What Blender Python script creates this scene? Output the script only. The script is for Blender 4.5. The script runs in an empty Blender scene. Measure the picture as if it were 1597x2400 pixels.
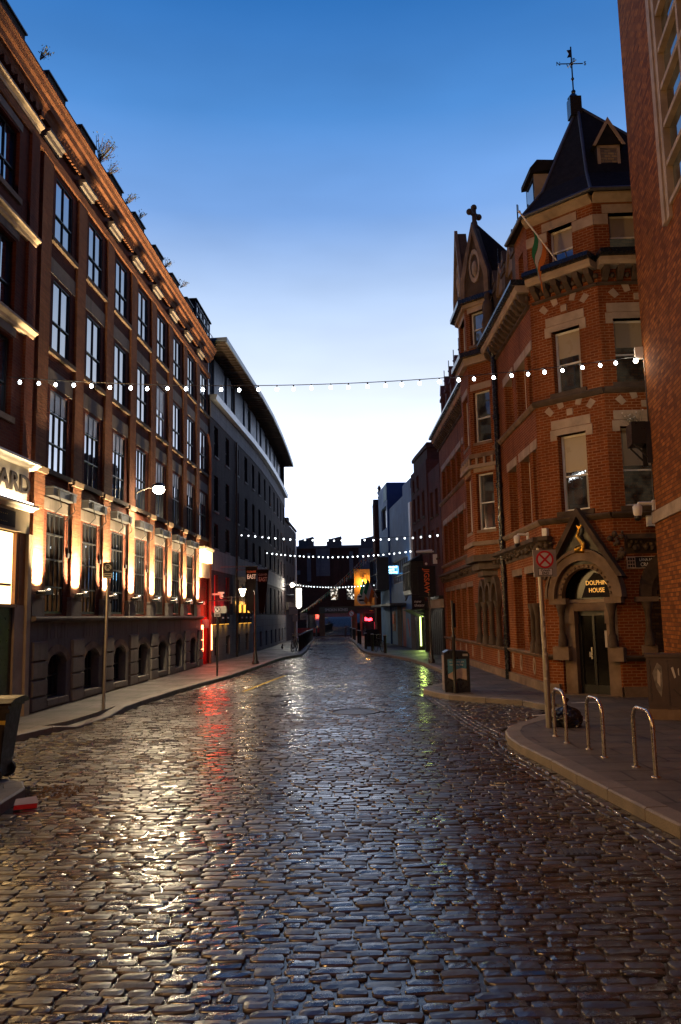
import bpy, math, random
import numpy as np
from mathutils import Matrix, Vector
random.seed(7); RNG = np.random.default_rng(7)
R = math.radians
S = bpy.context.scene; COL = S.collection

# ---------------------------------------------------------------- camera
cam_d = bpy.data.cameras.new("camera"); cam = bpy.data.objects.new("camera", cam_d); COL.objects.link(cam)
PITCH, ROLL = R(7.5), R(1.15)
fw = Vector((0, math.cos(PITCH), math.sin(PITCH))); u0 = Vector((0, -math.sin(PITCH), math.cos(PITCH))); r0 = Vector((1, 0, 0))
rt = math.cos(ROLL)*r0 - math.sin(ROLL)*u0; up = math.sin(ROLL)*r0 + math.cos(ROLL)*u0
cam.matrix_world = Matrix(((rt.x, up.x, -fw.x, 0), (rt.y, up.y, -fw.y, 0), (rt.z, up.z, -fw.z, 2.2), (0, 0, 0, 1)))
cam_d.sensor_fit = 'VERTICAL'; cam_d.sensor_height = 36.0; cam_d.lens = 36.0*1863/2400
cam_d.clip_start = 0.1; cam_d.clip_end = 3000
S.camera = cam

# ---------------------------------------------------------------- sky and exposure
w = bpy.data.worlds.new("World"); S.world = w; w.use_nodes = True
nt = w.node_tree; nt.nodes.clear()
def wn(t, **k):
    n = nt.nodes.new(t)
    for a, b in k.items(): setattr(n, a, b)
    return n
tc = wn('ShaderNodeTexCoord'); sp = wn('ShaderNodeSeparateXYZ'); nt.links.new(tc.outputs['Generated'], sp.inputs[0])
def ramp(stops):
    r_ = wn('ShaderNodeValToRGB'); cr = r_.color_ramp
    while len(cr.elements) > 1: cr.elements.remove(cr.elements[-1])
    cr.elements[0].position = stops[0][0]; cr.elements[0].color = (*stops[0][1], 1)
    for p, c in stops[1:]:
        e = cr.elements.new(p); e.color = (*c, 1)
    nt.links.new(sp.outputs['Z'], r_.inputs[0]); return r_
front = ramp([(0, (1.8, 2.0, 2.5)), (.17, (1.5, 1.72, 2.2)), (.215, (1.05, 1.2, 1.55)), (.275, (.84, .94, 1.14)), (.37, (.54, .70, .98)), (.47, (.21, .41, .83)), (.56, (.080, .26, .64)), (.66, (.022, .145, .45)), (.76, (.006, .075, .30)), (1, (.003, .035, .17))])
back = ramp([(0, (.035, .07, .17)), (.2, (.03, .07, .20)), (.5, (.014, .06, .22)), (1, (.003, .035, .17))])
mp = wn('ShaderNodeMapRange', interpolation_type='SMOOTHSTEP'); mp.inputs[1].default_value = -.35; mp.inputs[2].default_value = .75
nt.links.new(sp.outputs['Y'], mp.inputs[0])
noi = wn('ShaderNodeTexNoise'); noi.inputs['Scale'].default_value = 2.2; noi.inputs['Detail'].default_value = 4
mpn = wn('ShaderNodeMapping'); mpn.inputs['Scale'].default_value = (1, 1, 3.5); nt.links.new(tc.outputs['Generated'], mpn.inputs[0]); nt.links.new(mpn.outputs[0], noi.inputs['Vector'])
mx = wn('ShaderNodeMix', data_type='RGBA'); nt.links.new(mp.outputs[0], mx.inputs['Factor']); nt.links.new(back.outputs[0], mx.inputs['A']); nt.links.new(front.outputs[0], mx.inputs['B'])
nr = wn('ShaderNodeMapRange'); nr.inputs[1].default_value = .3; nr.inputs[2].default_value = .7; nr.inputs[3].default_value = .88; nr.inputs[4].default_value = 1.13
nt.links.new(noi.outputs[0], nr.inputs[0])
ml = wn('ShaderNodeVectorMath', operation='SCALE'); nt.links.new(mx.outputs['Result'], ml.inputs[0]); nt.links.new(nr.outputs[0], ml.inputs['Scale'])
bg = wn('ShaderNodeBackground'); bg.inputs['Strength'].default_value = 1.0; nt.links.new(ml.outputs[0], bg.inputs[0])
wo = wn('ShaderNodeOutputWorld'); nt.links.new(bg.outputs[0], wo.inputs[0])
S.view_settings.view_transform = 'Standard'; S.view_settings.look = 'None'; S.view_settings.exposure = 0; S.view_settings.gamma = 1
S.render.engine = 'CYCLES'
S.cycles.use_denoising = True; S.cycles.max_bounces = 6; S.cycles.diffuse_bounces = 3; S.cycles.glossy_bounces = 4; S.cycles.transmission_bounces = 4
S.cycles.sample_clamp_indirect = 4; S.cycles.caustics_reflective = False; S.cycles.caustics_refractive = False

# ---------------------------------------------------------------- materials
MATS = {}
class NT:
    def __init__(s, name):
        s.m = bpy.data.materials.new(name); s.m.use_nodes = True; s.t = s.m.node_tree
        s.b = s.t.nodes['Principled BSDF']; s.o = s.t.nodes['Material Output']
    def n(s, t, ins=None, **k):
        x = s.t.nodes.new(t)
        for a, b in k.items(): setattr(x, a, b)
        for a, b in (ins or {}).items():
            if hasattr(b, 'is_output'): s.t.links.new(b, x.inputs[a])
            else: x.inputs[a].default_value = b
        return x
    def l(s, a, b): s.t.links.new(a, b)
    def set(s, **k):
        for a, b in k.items():
            a = a.replace('_', ' ')
            if hasattr(b, 'is_output'): s.l(b, s.b.inputs[a])
            else: s.b.inputs[a].default_value = b
    def uv(s): return s.n('ShaderNodeTexCoord').outputs['UV']
    def obj(s): return s.n('ShaderNodeTexCoord').outputs['Object']
    def noise(s, v, sc, det=4, rough=.6):
        return s.n('ShaderNodeTexNoise', {'Vector': v, 'Scale': sc, 'Detail': det, 'Roughness': rough}).outputs[0]
    def rng(s, v, a, b, c, d):
        return s.n('ShaderNodeMapRange', {0: v, 1: a, 2: b, 3: c, 4: d}).outputs[0]
    def mix(s, f, a, b, mode='MIX'):
        x = s.n('ShaderNodeMix', data_type='RGBA', blend_type=mode)
        for k, v in (('Factor', f), ('A', a), ('B', b)):
            if hasattr(v, 'is_output'): s.l(v, x.inputs[k])
            else: x.inputs[k].default_value = v if k == 'Factor' else (*v, 1)
        return x.outputs['Result']
    def bump(s, h, st, dist):
        b = s.n('ShaderNodeBump', {'Height': h, 'Strength': st, 'Distance': dist}); s.l(b.outputs[0], s.b.inputs['Normal'])
def brick(name, c1, c2, mo, w_=.225, h_=.075, ms=.006, bump=.6, dist=.012, rough=.85, dirt=.5, squash=False):
    k = NT(name); uv = k.uv()
    b = k.n('ShaderNodeTexBrick', {'Vector': uv, 'Color1': (*c1, 1), 'Color2': (*c2, 1), 'Mortar': (*mo, 1), 'Scale': 1, 'Mortar Size': ms, 'Mortar Smooth': .25, 'Bias': 0, 'Brick Width': w_, 'Row Height': h_})
    n1 = k.noise(uv, .6, 5); n2 = k.noise(uv, 9, 3); n3 = k.noise(uv, 45, 3)
    c = k.mix(k.rng(n1, .35, .7, 0, dirt), b.outputs[0], tuple(x*.35 for x in c1))
    c = k.mix(k.rng(n2, .3, .7, 0, .45), c, tuple(min(1, x*1.5) for x in c2), 'MIX')
    mpg = k.n('ShaderNodeMapping', {'Vector': uv, 'Scale': (1.6, .16, 1)}).outputs[0]
    c = k.mix(k.rng(k.noise(mpg, 1.0, 5, .7), .50, .70, 0, .55), c, tuple(x*.22 for x in c1))
    k.set(Base_Color=c, Roughness=rough); k.b.inputs['Specular IOR Level'].default_value = .1
    inv = k.n('ShaderNodeMath', {0: 1.0, 1: b.outputs['Fac']}, operation='SUBTRACT').outputs[0]
    hh = k.n('ShaderNodeMath', {0: n3, 1: .45, 2: inv}, operation='MULTIPLY_ADD').outputs[0]
    k.bump(hh, bump, dist); MATS[name] = k.m; return k.m
def plain(name, c, rough=.6, metal=0, var=.3, sc=4, bump=0, spec=.5, coat=0, alt=None):
    k = NT(name); v = k.obj(); n1 = k.noise(v, sc, 6)
    a = alt or tuple(x*(1-var) for x in c)
    k.set(Base_Color=k.mix(k.rng(n1, .35, .68, 0, 1), c, a), Roughness=k.rng(k.noise(v, sc*3, 3), .3, .7, max(.02, rough-.1), min(1, rough+.1)), Metallic=metal)
    k.b.inputs['Specular IOR Level'].default_value = spec; k.b.inputs['Coat Weight'].default_value = coat
    if bump: k.bump(k.noise(v, sc*8, 5), bump, .01)
    MATS[name] = k.m; return k.m
def emit(name, c, st, base=None):
    k = NT(name); k.set(Base_Color=(*(base or c), 1), Emission_Color=(*c, 1), Emission_Strength=st, Roughness=.5); MATS[name] = k.m; return k.m
def glass(name, c=(.006, .008, .012), rough=.03, glow=None, gs=0, wav=.06):
    k = NT(name); v = k.obj(); k.set(Base_Color=(*c, 1), Roughness=rough, IOR=2.4); k.b.inputs['Specular IOR Level'].default_value = .9
    k.bump(k.noise(v, 1.3, 2), wav, .02)
    if glow: k.set(Emission_Color=k.mix(k.rng(k.noise(v, 2.2, 2), .42, .6, 0, 1), tuple(x*.12 for x in glow), glow), Emission_Strength=gs)
    MATS[name] = k.m; return k.m

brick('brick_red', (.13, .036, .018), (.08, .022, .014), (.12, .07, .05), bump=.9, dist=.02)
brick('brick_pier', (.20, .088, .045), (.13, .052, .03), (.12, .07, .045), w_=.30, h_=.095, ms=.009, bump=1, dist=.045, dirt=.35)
brick('brick_dark', (.060, .042, .042), (.034, .026, .028), (.09, .078, .075), bump=.7)
brick('brick_orange', (.26, .070, .017), (.15, .038, .012), (.36, .20, .10), ms=.012, bump=.7, dirt=.6)
brick('brick_modern', (.44, .16, .036), (.12, .036, .013), (.07, .04, .025), w_=.205, h_=.079, ms=.009, bump=.9, dist=.02, dirt=.4)
brick('brick_purple', (.14, .06, .055), (.10, .045, .045), (.12, .08, .075), bump=.4, dirt=.6)
brick('brick_end', (.12, .052, .034), (.08, .034, .024), (.09, .055, .035), bump=.4)
def ashlar(name, c1, c2, mo, w_, h_, ms=.008, bump=.5):
    return brick(name, c1, c2, mo, w_, h_, ms, bump, .02, .8, .45)
ashlar('granite', (.17, .145, .13), (.125, .108, .10), (.05, .04, .035), 60, 60)
ashlar('ashlar_grey', (.20, .19, .19), (.16, .15, .15), (.07, .065, .06), .75, .42)
ashlar('concrete_panel', (.27, .25, .235), (.23, .215, .20), (.12, .11, .10), 1.3, .6, .006, .2)
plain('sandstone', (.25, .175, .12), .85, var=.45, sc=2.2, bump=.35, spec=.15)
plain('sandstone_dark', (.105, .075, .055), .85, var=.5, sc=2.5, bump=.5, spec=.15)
plain('stone_pale', (.44, .34, .25), .8, var=.35, sc=2.5, bump=.2, spec=.15)
plain('render_cream', (.42, .34, .24), .75, var=.3, sc=1.5, bump=.1, spec=.15)
plain('paint_cream', (.62, .53, .40), .5, var=.15)
plain('paint_white', (.72, .70, .66), .45, var=.1)
plain('paint_black', (.012, .012, .013), .35, var=.2)
plain('paint_green_dark', (.012, .02, .018), .4, var=.2)
plain('iron', (.016, .016, .018), .38, var=.3, bump=.1)
plain('gutter', (.014, .016, .02), .25, var=.3)
plain('galv', (.36, .33, .29), .42, metal=.7, var=.08, sc=9)
plain('steel', (.60, .54, .45), .30, metal=1, var=.05, sc=7)
plain('slate', (.022, .019, .018), .8, var=.4, sc=6, bump=.4, spec=.12)
plain('lead', (.075, .078, .088), .5, var=.35, sc=4)
plain('zinc', (.20, .23, .27), .4, metal=.4, var=.15)
plain('wood_dark', (.045, .03, .022), .6, var=.4, sc=3)
plain('wood_orange', (.24, .095, .03), .6, var=.35, sc=3)
plain('banner_black', (.005, .0045, .0045), .9, var=.1, spec=.08); plain('timber_black', (.020, .019, .019), .45, var=.3)
plain('paint_red', (.52, .012, .015), .45, var=.2)
plain('paint_redsign', (.62, .015, .03), .4, var=.05)
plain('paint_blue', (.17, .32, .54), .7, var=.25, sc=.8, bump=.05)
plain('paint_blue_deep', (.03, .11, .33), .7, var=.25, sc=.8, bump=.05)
plain('paint_teal', (.10, .30, .32), .6, var=.2)
plain('paint_pink', (.50, .21, .22), .6, var=.25)
plain('wall_ochre', (.55, .27, .07), .8, var=.25, sc=2); plain('paint_yellow', (.62, .42, .05), .7, var=.45, sc=9)
plain('letter_white', (.75, .73, .70), .5, var=.05)
plain('letter_gold', (.75, .48, .10), .35, metal=.7, var=.1)
plain('letter_orange', (.72, .13, .03), .5, var=.05)
plain('gold', (.50, .28, .05), .4, metal=1, var=.3)
plain('grey_sign', (.34, .32, .29), .5, var=.08)
plain('dark_sign', (.03, .028, .032), .85, var=.1, spec=.08)
plain('terracotta', (.16, .05, .028), .8, var=.3)
plain('wheelie_brown', (.018, .009, .005), .45, var=.3, spec=.3)
plain('rubber', (.012, .012, .012), .7, var=.2)
plain('bag_black', (.010, .010, .011), .18, var=.2, sc=6, bump=.5)
plain('cabinet_brown', (.075, .045, .036), .5, var=.35, sc=2)
plain('graffiti', (.02, .02, .025), .6, var=.2)
plain('scrape', (.30, .27, .24), .8, var=.6, sc=6)
plain('carton_red', (.50, .012, .018), .35, var=.1)
plain('paper', (.60, .56, .50), .7, var=.12)
plain('flag_green', (.02, .20, .08), .8, var=.1)
plain('flag_orange', (.72, .20, .03), .8, var=.1)
plain('leaf', (.055, .075, .03), .7, var=.5)
plain('leaf_dry', (.10, .06, .035), .8, var=.5)
plain('poster_blue', (.07, .22, .33), .3, var=.2)
plain('poster_pale', (.52, .40, .33), .3, var=.25)
plain('poster_dark', (.03, .03, .03), .3, var=.3)
plain('blind', (.36, .30, .22), .35, var=.12, sc=1)
plain('curtain', (.30, .27, .23), .5, var=.2, sc=1)
plain('sand_dirt', (.24, .15, .07), .8, var=.6, sc=8)
plain('manhole_iron', (.05, .045, .043), .45, var=.4, sc=12, bump=.4)
glass('glass'); glass('glass_warm', glow=(1, .45, .15), gs=.045); glass('glass_office', c=(.012, .011, .010), glow=(1, .8, .5), gs=.018)
glass('glass_sky', c=(.02, .035, .06), rough=.02, wav=.04)
emit('bulb', (.88, .97, 1.0), 32); emit('bulb_dim', (.90, .97, 1.0), 15); emit('bulb_far', (.88, .97, 1.0), 7); emit('bulb_far_dim', (.92, .97, 1.0), 3.5); emit('lamp_white', (1, .86, .62), 60); emit('lamp_warm', (1, .78, .50), 16); emit('lamp_orange', (1, .52, .12), 30)
emit('shop_lit', (1, .66, .28), 4.5); emit('shop_back', (1, .62, .26), .9); emit('sign_lit', (1, .92, .74), 9); emit('neon_blue', (.35, .75, 1.0), 4.5); emit('neon_red', (1, .03, .05), 9)
emit('tube_red', (1, .22, .08), 13); emit('tube_green', (.80, 1.0, .30), 3.5); k = NT('lit_white'); v = k.obj(); k.set(Base_Color=(.01, .01, .01, 1), Roughness=.1, Emission_Color=k.mix(k.rng(k.noise(v, 3.2, 2), .50, .56, 0, 1), (.004, .004, .004), (1, .95, .82)), Emission_Strength=1.3); MATS['lit_white'] = k.m
emit('lit_amber', (1, .45, .06), 2.2); emit('sign_gold', (1, .50, .10), .75); glass('glass_dark', c=(.008, .007, .006), rough=.12)
MATS['glass_sky'].node_tree.nodes['Principled BSDF'].inputs['IOR'].default_value = 3.2
MATS['glass_dark'].node_tree.nodes['Principled BSDF'].inputs['IOR'].default_value = 1.25; emit('spark', (1, .9, .75), 5)
emit('panel_lit', (1, .60, .16), .9)
# pavement flags
k = NT('flagstone'); uv = k.uv()
b = k.n('ShaderNodeTexBrick', {'Vector': uv, 'Color1': (.135, .115, .10, 1), 'Color2': (.105, .092, .082, 1), 'Mortar': (.022, .018, .016, 1), 'Scale': 1, 'Mortar Size': .018, 'Mortar Smooth': .1, 'Brick Width': .9, 'Row Height': .6})
n1 = k.noise(uv, .8, 6, .65); n2 = k.noise(uv, 14, 4)
c = k.mix(k.rng(n1, .4, .68, 0, .65), b.outputs[0], (.05, .042, .038)); c = k.mix(k.rng(n2, .62, .72, 0, .5), c, (.04, .035, .03))
k.set(Base_Color=c, Roughness=k.rng(n1, .35, .65, .42, .75)); k.bump(k.n('ShaderNodeMath', {0: n2, 1: .3, 2: b.outputs['Fac']}, operation='MULTIPLY_ADD').outputs[0], -.25, .01); MATS['flagstone'] = k.m
k = NT('kerb_granite'); v = k.obj(); n1 = k.noise(v, 1.4, 5); n2 = k.noise(v, 60, 3)
c = k.mix(k.rng(n1, .35, .65, 0, 1), (.24, .205, .165), (.14, .118, .10)); c = k.mix(k.rng(n2, .45, .6, 0, .35), c, (.08, .07, .065))
k.set(Base_Color=c, Roughness=.62); k.bump(n2, .3, .006); MATS['kerb_granite'] = k.m
# setts: stone colour per sett in the attribute 'tint'
k = NT('sett_stone'); v = k.obj(); at = k.n('ShaderNodeAttribute', attribute_name='tint'); n1 = k.noise(v, 26, 5, .65); n2 = k.noise(v, 120, 3); n3 = k.noise(v, .55, 4); n4 = k.noise(v, 7, 3)
c = k.mix(k.rng(n1, .35, .7, 0, .6), at.outputs['Color'], (.022, .017, .014)); c = k.mix(k.rng(n4, .4, .7, 0, .35), c, (.10, .078, .062), 'MIX')
rg = k.n('ShaderNodeMath', {0: k.rng(n1, .3, .7, -.06, .10), 1: at.outputs['Alpha']}, operation='ADD').outputs[0]
rg = k.n('ShaderNodeMath', {0: rg, 1: k.rng(n3, .38, .62, -.07, .10)}, operation='ADD', use_clamp=True).outputs[0]
k.set(Base_Color=c, Roughness=rg); k.b.inputs['Specular IOR Level'].default_value = 1.0
hh = k.n('ShaderNodeMath', {0: n2, 1: .35, 2: n1}, operation='MULTIPLY_ADD').outputs[0]
k.bump(hh, .15, .006); MATS['sett_stone'] = k.m
k = NT('sett_joint'); v = k.obj(); n1 = k.noise(v, 30, 4); n3 = k.noise(v, .5, 3)
k.set(Base_Color=k.mix(n1, (.010, .008, .007), (.025, .02, .017)), Roughness=k.rng(n3, .38, .62, .07, .34)); k.b.inputs['Specular IOR Level'].default_value = .6
k.bump(n1, .25, .008); MATS['sett_joint'] = k.m

# ---------------------------------------------------------------- mesh builder
class Fr:
    """A facade frame: x along the wall as read from the street, y into the wall, z up."""
    def __init__(s, ox, oy, dx, dy, oz=0, k=1):
        s.k = k; L = math.hypot(dx, dy); s.o = Vector((ox, oy, oz)); s.ex = Vector((dx/L, dy/L, 0)); s.ey = Vector((-dy/L, dx/L, 0)); s.ez = Vector((0, 0, 1))
    def w(s, p): return s.o + (s.ex*p[0] + s.ey*p[1] + s.ez*p[2])*s.k
W0 = Fr(0, 0, 1, 0)
class MB:
    def __init__(s, fr=W0): s.f = fr; s.v = []; s.F = []; s.uv = []; s.mi = []; s.m = 0; s.sm = []
    def add(s, vs, fs, smooth=False):
        o = len(s.v); s.v += [tuple(s.f.w(p)) for p in vs]
        for f in fs:
            P = [Vector(vs[i]) for i in f]
            n = Vector((0, 0, 0))
            for i in range(len(P)):
                a, b_ = P[i], P[(i+1) % len(P)]; n += a.cross(b_)
            ax = max(range(3), key=lambda q: abs(n[q]))
            s.uv += [((p.y, p.z) if ax == 0 else (p.x, p.z) if ax == 1 else (p.x, p.y)) for p in P]
            s.F.append([o+i for i in f]); s.mi.append(s.m); s.sm.append(smooth)
        return s
    def box(s, x0, x1, y0, y1, z0, z1):
        v = [(x, y, z) for z in (z0, z1) for y in (y0, y1) for x in (x0, x1)]
        return s.add(v, [(0, 2, 3, 1), (4, 5, 7, 6), (0, 1, 5, 4), (2, 6, 7, 3), (0, 4, 6, 2), (1, 3, 7, 5)])
    def cbox(s, x, y, z, sx, sy, sz): return s.box(x-sx/2, x+sx/2, y-sy/2, y+sy/2, z, z+sz)
    def quad(s, *p): return s.add(list(p), [tuple(range(len(p)))])
    def prism(s, poly, y0, y1):      # poly in (x,z), counterclockwise seen from the street
        n = len(poly); v = [(x, y0, z) for x, z in poly]+[(x, y1, z) for x, z in poly]
        return s.add(v, [tuple(range(n)), tuple(range(2*n-1, n-1, -1))]+[(i, i+n, (i+1) % n+n, (i+1) % n) for i in range(n)])
    def ext(s, poly, x0, x1):        # poly in (y,z) swept along x
        n = len(poly); v = [(x0, y, z) for y, z in poly]+[(x1, y, z) for y, z in poly]
        return s.add(v, [tuple(range(n)), tuple(range(2*n-1, n-1, -1))]+[(i, i+n, (i+1) % n+n, (i+1) % n) for i in range(n)])
    def plan(s, poly, z0, z1):       # poly in (x,y) swept up
        n = len(poly); v = [(x, y, z0) for x, y in poly]+[(x, y, z1) for x, y in poly]
        return s.add(v, [tuple(range(n-1, -1, -1)), tuple(range(n, 2*n))]+[(i, (i+1) % n, (i+1) % n+n, i+n) for i in range(n)])
    def cyl(s, a, b, r0, r1=None, n=10, cap=True, smooth=True):
        r1 = r0 if r1 is None else r1; a = Vector(a); b = Vector(b); d = (b-a).normalized()
        t = Vector((0, 0, 1)) if abs(d.z) < .9 else Vector((1, 0, 0)); p = d.cross(t).normalized(); q = d.cross(p)
        v = [tuple(a+(p*math.cos(2*math.pi*i/n)+q*math.sin(2*math.pi*i/n))*r0) for i in range(n)]+[tuple(b+(p*math.cos(2*math.pi*i/n)+q*math.sin(2*math.pi*i/n))*r1) for i in range(n)]
        s.add(v, [(i, i+n, (i+1) % n+n, (i+1) % n) for i in range(n)], smooth)
        if cap: s.add(v, [tuple(range(n)), tuple(range(2*n-1, n-1, -1))])
        return s
    def tube(s, pts, r, n=8):
        for a, b in zip(pts, pts[1:]): s.cyl(a, b, r, r, n)
        for p in pts[1:-1]: s.ball(p, r*1.0, n, 4)
        return s
    def sweep(s, pts, r, n=10):
        P = [Vector(p) for p in pts]; T = [(P[min(i+1, len(P)-1)]-P[max(i-1, 0)]).normalized() for i in range(len(P))]
        a = Vector((1, 0, 0)) if abs(T[0].x) < .9 else Vector((0, 1, 0)); nrm = (a-T[0]*a.dot(T[0])).normalized(); v = []
        for p, t in zip(P, T):
            nrm = (nrm-t*nrm.dot(t)).normalized(); bn = t.cross(nrm)
            v += [tuple(p+(nrm*math.cos(2*math.pi*i/n)+bn*math.sin(2*math.pi*i/n))*r) for i in range(n)]
        s.add(v, [(j*n+i, j*n+(i+1) % n, (j+1)*n+(i+1) % n, (j+1)*n+i) for j in range(len(P)-1) for i in range(n)], True)
        return s.add(v, [tuple(range(n))[::-1], tuple(range(len(v)-n, len(v)))])
    def lathe(s, c, prof, n=14, smooth=True):
        v = [(c[0]+r*math.cos(2*math.pi*i/n), c[1]+r*math.sin(2*math.pi*i/n), c[2]+z) for r, z in prof for i in range(n)]
        fs = [(j*n+i, j*n+(i+1) % n, (j+1)*n+(i+1) % n, (j+1)*n+i) for j in range(len(prof)-1) for i in range(n)]
        return s.add(v, fs, smooth)
    def ball(s, c, r, n=10, m=6, sz=1):
        return s.lathe(c, [(max(1e-4, r*math.sin(math.pi*j/m)), -r*sz*math.cos(math.pi*j/m)) for j in range(m+1)], n)
    def wall(s, x0, x1, z0, z1, y, holes=(), dep=.15, back=False):
        xs = sorted({x0, x1, *[min(max(h[i], x0), x1) for h in holes for i in (0, 1)]}); zs = sorted({z0, z1, *[min(max(h[i], z0), z1) for h in holes for i in (2, 3)]})
        for a, b_ in zip(xs, xs[1:]):
            for c, d in zip(zs, zs[1:]):
                mx_, mz = (a+b_)/2, (c+d)/2
                if not any(h[0] < mx_ < h[1] and h[2] < mz < h[3] for h in holes): s.quad((a, y, c), (b_, y, c), (b_, y, d), (a, y, d))
        for h in holes:
            a, b_, c, d = h[:4]; e = y+dep
            s.quad((a, y, c), (a, y, d), (a, e, d), (a, e, c)); s.quad((b_, y, c), (b_, e, c), (b_, e, d), (b_, y, d))
            s.quad((a, y, d), (b_, y, d), (b_, e, d), (a, e, d)); s.quad((a, y, c), (a, e, c), (b_, e, c), (b_, y, c))
            if back: s.quad((a, e, c), (a, e, d), (b_, e, d), (b_, e, c))
        return s
    def ring(s, cx, cz, r0, r1, y0, y1, a0=0, a1=180, n=16, peak=1.0, rot=0):
        pr = []
        for i in range(n+1):
            a = R(a0+(a1-a0)*i/n); pr.append((math.cos(a), math.sin(a)*peak))
        for (c0, s0), (c1, s1) in zip(pr, pr[1:]):
            P = [(cx+r0*c0, cz+r0*s0), (cx+r1*c0, cz+r1*s0), (cx+r1*c1, cz+r1*s1), (cx+r0*c1, cz+r0*s1)]
            s.prism(P, y0, y1)
        return s
    def build(s, name, mats, parent=None, **props):
        loc = Vector((0, 0, 0)); p = parent
        while p is not None: loc += p.location; p = p.parent
        me = bpy.data.meshes.new(name)
        V = np.array(s.v, dtype=float)-np.array(loc)
        me.from_pydata(V.tolist(), [], s.F)
        ul = me.uv_layers.new(name='UVMap'); ul.data.foreach_set('uv', np.array(s.uv, dtype=np.float32).ravel())
        if isinstance(mats, str): mats = [mats]
        for m in mats: me.materials.append(MATS[m])
        if len(mats) > 1: me.polygons.foreach_set('material_index', s.mi)
        if any(s.sm): me.polygons.foreach_set('use_smooth', s.sm)
        me.update()
        o = bpy.data.objects.new(name, me); COL.objects.link(o)
        if parent: o.parent = parent
        for a, b in props.items(): o[a] = b
        return o
def thing(name, label, cat, loc=(0, 0, 0), group=None):
    o = bpy.data.objects.new(name, None); COL.objects.link(o); o.location = loc; o.empty_display_size = .3
    o['label'] = label; o['category'] = cat
    if group: o['group'] = group
    return o
def struct(name, mb, mat): return mb.build(name, mat, None, kind='structure')
def copy_tree(o, loc=None, parent=None, label=None):
    c = o.copy(); COL.objects.link(c); c.parent = parent
    if loc is not None: c.location = loc
    if label: c['label'] = label
    for ch in list(o.children): copy_tree(ch, None, c)
    return c
def text(name, s, fr, x, z, y, size, mat, parent, align='CENTER', ext=.004, rot=0, sx=1.0, bold=0, label=None):
    cu = bpy.data.curves.new(name, 'FONT'); cu.body = s; cu.size = size; cu.extrude = ext; cu.align_x = align; cu.align_y = 'CENTER'; cu.offset = bold; cu.resolution_u = 3
    cu.materials.append(MATS[mat]); o = bpy.data.objects.new(name, cu); COL.objects.link(o)
    loc = Vector((0, 0, 0)); p = parent
    while p is not None: loc += p.location; p = p.parent
    o.parent = parent; q = fr.w((x, y, z))-loc; X, Y, Z = fr.ex, fr.ez, -fr.ey
    m = Matrix(((X.x, Y.x, Z.x, q.x), (X.y, Y.y, Z.y, q.y), (X.z, Y.z, Z.z, q.z), (0, 0, 0, 1)))
    o.matrix_local = m @ Matrix.Rotation(rot, 4, 'Z') @ Matrix.Diagonal((sx, 1, 1, 1))
    dg = bpy.context.evaluated_depsgraph_get(); me = bpy.data.meshes.new_from_object(o.evaluated_get(dg)); me.name = name
    o2 = bpy.data.objects.new(name, me); COL.objects.link(o2); o2.parent = parent; o2.matrix_local = o.matrix_local.copy()
    bpy.data.objects.remove(o); bpy.data.curves.remove(cu); o2.name = name
    if label: o2['label'] = label
    return o2
def light(name, kind, loc, energy, col, parent=None, aim=None, **k):
    d = bpy.data.lights.new(name, kind); d.energy = energy; d.color = col
    for a, b in k.items(): setattr(d, a, b)
    o = bpy.data.objects.new(name, d); COL.objects.link(o); l0 = Vector((0, 0, 0)); p = parent
    while p is not None: l0 += p.location; p = p.parent
    o.parent = parent; o.location = Vector(loc)-l0
    if aim is not None: o.rotation_euler = Vector(aim).to_track_quat('-Z', 'Y').to_euler()
    return o
def window(parent, fr, x0, x1, z0, z1, y, nx=1, nz=2, frame='timber_black', pane='glass', fw_=.05, bar=.025, sill=None, lintel=None, blind=None, curtain=False, split=None):
    m = MB(fr); t = .05
    m.box(x0, x0+fw_, y, y+t, z0, z1); m.box(x1-fw_, x1, y, y+t, z0, z1); m.box(x0+fw_, x1-fw_, y, y+t, z0, z0+fw_*1.2); m.box(x0+fw_, x1-fw_, y, y+t, z1-fw_, z1)
    for i in range(1, nx): xx = x0+(x1-x0)*i/nx; m.box(xx-bar/2, xx+bar/2, y+.005, y+t-.005, z0+fw_, z1-fw_)
    zz = [z0+(z1-z0)*j/nz for j in range(1, nz)] if split is None else [z0+(z1-z0)*q for q in split]
    for q in zz: m.box(x0+fw_, x1-fw_, y-.006, y+t-.012, q-bar*.8, q+bar*.8)
    wd = m.build('window', frame, parent)
    j_ = lambda: y+t*.8+random.uniform(-.004, .004)
    MB(fr).quad((x0+.01, j_(), z0+.01), (x1-.01, j_(), z0+.01), (x1-.01, j_(), z1-.01), (x0+.01, j_(), z1-.01)).build('pane', pane, wd)
    if sill: a = MB(fr); a.box(x0-sill[1], x1+sill[1], sill[2], y+.04, z0-sill[0], z0-.004); a.build('sill', sill[3], wd)
    if lintel: a = MB(fr); a.box(x0-lintel[1], x1+lintel[1], lintel[2], y+.02, z1+lintel[4], z1+lintel[4]+lintel[0]); a.build('lintel', lintel[3], wd)
    if blind:
        MB(fr).box(x0+fw_, x1-fw_, y+t*.8-.018, y+t*.8-.008, z1-(z1-z0)*blind, z1-fw_).build('blind', 'blind', wd)
    if curtain:
        MB(fr).box(x1-fw_-.14*(x1-x0), x1-fw_, y+t*.8-.018, y+t*.8-.008, z0+fw_, z1-(z1-z0)*(blind or .05)-.003).build('curtain', 'curtain', wd)
    return wd

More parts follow.
